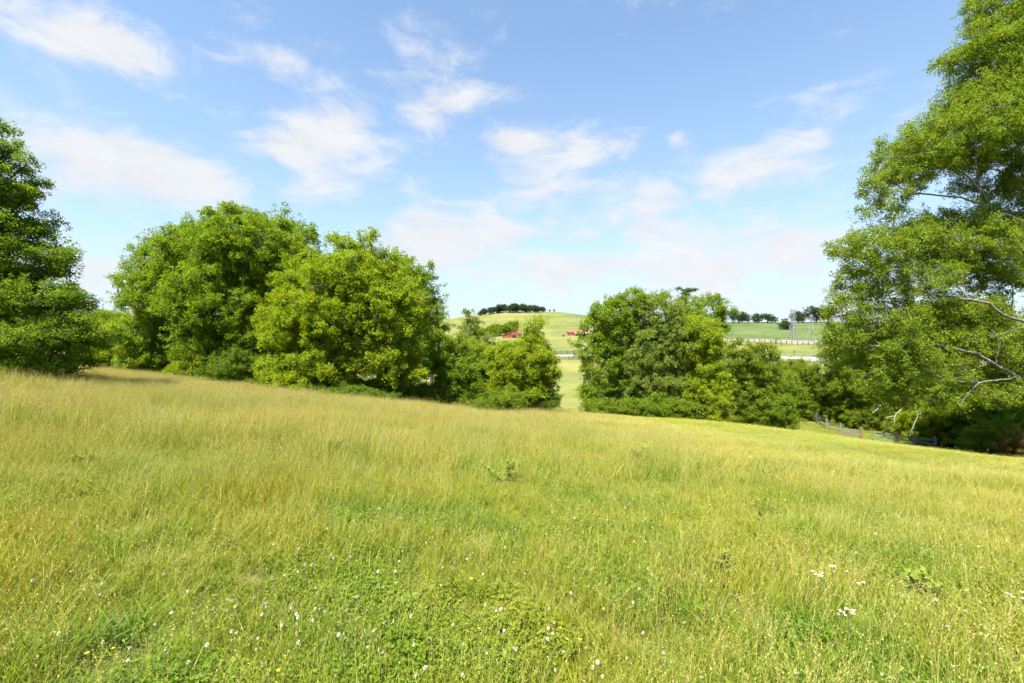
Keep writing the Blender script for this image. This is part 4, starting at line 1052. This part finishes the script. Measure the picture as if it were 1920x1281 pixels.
for px, py in [(905, 1170), (1055, 1195), (1083, 1202), (1042, 1175), (520, 1225), (1140, 1090), (885, 1080), (515, 1247), (1195, 1010), (1230, 1100), (210, 1205), (180, 1225), (1130, 1135), (270, 1012)]:
    o = BP if first else copy_tree(BP); first = False
    x, y = ground_at(px, py, .2); o.location = (x, y, gz(x, y)); o.rotation_euler = (fr.uniform(-.3, .3), fr.uniform(-.3, .3), fr.uniform(0, 6.28)); s = fr.uniform(.7, 1.0); o.scale = (s, s, s)
    tag(o, 'tiny yellow buttercup among the clover in the foreground', 'buttercup', 'yellow buttercups in the foreground')
# far smaller clover heads: a sprinkle nobody could count
cs = tinted('clover_sprinkle_head', CH[0][0], CH[0][1], np.ones((len(CH[0][0]), 3)), [M['petal']])
r_ = np.random.default_rng(301); xs, ys = wedge(3.0, 15, 9, r_); k = (vn2(xs, ys, 1.8) - dryness(xs, ys) * .4 > .45); xs, ys = xs[k], ys[k]; n = len(xs)
o = scatter('clover_blossom', np.stack([xs, ys, Hf(xs, ys) + r_.uniform(.10, .2, n)], 1), r_.uniform(0, 6, (n, 3)), r_.uniform(.8, 1.15, n), gn_group('clover_blossom', [cs]), 1, None, 9)
tag(o, 'sprinkle of tiny white clover blossom through the meadow', 'clover', None, 'stuff')

def umbel(label, px, py, heads, wid):
    """flat white flower cluster on branching stalks"""
    x, y = ground_at(px, py, .34); root = tag(empty('white_flower', (x, y, gz(x, y))), label, 'flower', 'white umbel flowers on the right'); r = np.random.default_rng(int(px))
    MB().bar((0, 0, -.02), (.01, 0, .27), .006, n=5).build('stem', M['stem'], root)
    for k in range(heads):
        hx = (k / max(1, heads - 1) - .5) * wid + r.normal() * .006; hy = r.normal() * .02; hz = .34 + r.normal() * .012
        MB().bar((.01, 0, .27), (hx, hy, hz), .0032, n=4).build('stalk', M['stem'], root)
        b = MB()
        for _ in range(16):
            a = r.uniform(0, 6.28); q = .016 * math.sqrt(r.random()); cx, cy, cz = hx + math.cos(a) * q, hy + math.sin(a) * q, hz + .004 + r.uniform(0, .006); s = .0042
            b.poly([(cx - s, cy, cz), (cx, cy - s, cz + .002), (cx + s, cy, cz), (cx, cy + s, cz + .002)], [(0, 1, 2, 3)])
        b.build('flower_head', M['petal'], root)
umbel('loose white flower cluster, upper one of the pair at lower right', 1541, 1084, 4, .06)
umbel('flat white flower cluster, lower one of the pair at lower right', 1590, 1151, 5, .085)
umbel('white flower cluster cut by the right edge', 1909, 1121, 4, .09)
umbel('small white flower left of the pair at lower right', 1526, 1073, 1, .02)
umbel('small white flower head just above the pair at lower right', 1558, 1064, 2, .025)
umbel('small white flower head right of the upper cluster at lower right', 1613, 1094, 2, .03)

M['weed'] = plain_mat('weed_leaf', [(0.3, (.085, .125, .010)), (0.7, (.125, .165, .014))], 9, .85)
M['weed_pale'] = plain_mat('pale_weed_leaf', [(0.3, (.09, .15, .025)), (0.7, (.14, .20, .035))], 9, .7)
def weed(label, px, py, h, n, L, mat='weed', W=.35, stems=1):
    x, y = ground_at(px, py, 0); root = tag(empty('weed_plant', (x, y, gz(x, y))), label, 'plant', 'leafy weeds in the meadow'); r = np.random.default_rng(int(px + py))
    me = None; h *= .48; n = int(n * 1.6)
    for s in range(stems):
        tx, ty = (r.normal() * h * .5, r.normal() * h * .5) if stems > 1 else (r.normal() * .02, 0)
        MB().bar((0, 0, -.02), (tx * .5, ty * .5, h * .5), .008, n=5, r1=.006).bar((tx * .5, ty * .5, h * .5), (tx, ty, h), .006, n=5, r1=.003).build('stem', M['stem'], root)
        for k in range(n):
            u = .15 + .85 * (k + .5) / n; a = k * 2.4 + r.normal() * .3; l = L * (1.15 - .6 * u) * r.uniform(.8, 1.2)
            if me is None:
                v = [(0, 0, 0), (.3, W * .5, .10), (.3, 0, .06), (.3, -W * .5, .10), (.7, W * .38, .08), (.7, 0, .04), (.7, -W * .38, .08), (1, 0, -.06)]
                f = [(0, 2, 1), (0, 3, 2), (1, 2, 5, 4), (2, 3, 6, 5), (4, 5, 7), (5, 6, 7)]
                lf = mesh_obj('leaf', v, f, M[mat], root, smooth=True); me = lf.data
            else:
                lf = bpy.data.objects.new('leaf', me); COL.objects.link(lf); lf.parent = root
            lf.location = (tx * u, ty * u, h * u); lf.rotation_euler = (0, r.uniform(-.7, .1), a); lf.scale = (l, l, l)
weed('broad pale-leaved weed left of centre in the foreground', 765, 1150, .22, 8, .17, 'weed_pale', .42)
weed('tall dark weed in the grass right of centre', 1362, 1085, .5, 22, .12)
weed('branching dark weed in the grass at lower right', 1730, 1130, .55, 16, .13, stems=3)
weed('dark leafy weed standing alone mid-meadow just left of centre', 950, 915, .95, 22, .17, stems=3)
weed('low dark weed clump mid-meadow right of centre', 1195, 868, .8, 16, .22, stems=5)
weed('rounded dark green weed clump mid-meadow below the yellow tree', 622, 852, .7, 18, .2, stems=5)
weed('thin dark weed low at the right of the foreground', 1322, 1175, .3, 14, .09)
weed('leafy yellow-green weed in the grass near the lower middle', 960, 1268, .2, 9, .12, 'weed_pale', .3)
weed('leaning dark weed left of centre above the clover patch', 645, 1085, .35, 12, .09)
weed('short dark weed clump on the left brow of the meadow', 455, 800, .6, 14, .2, stems=4)
weed('dark weed clump in the tall dry grass at the left', 165, 880, .5, 18, .16, stems=5)
weed('slim upright weed beyond the centre of the meadow', 1420, 985, .55, 18, .1)
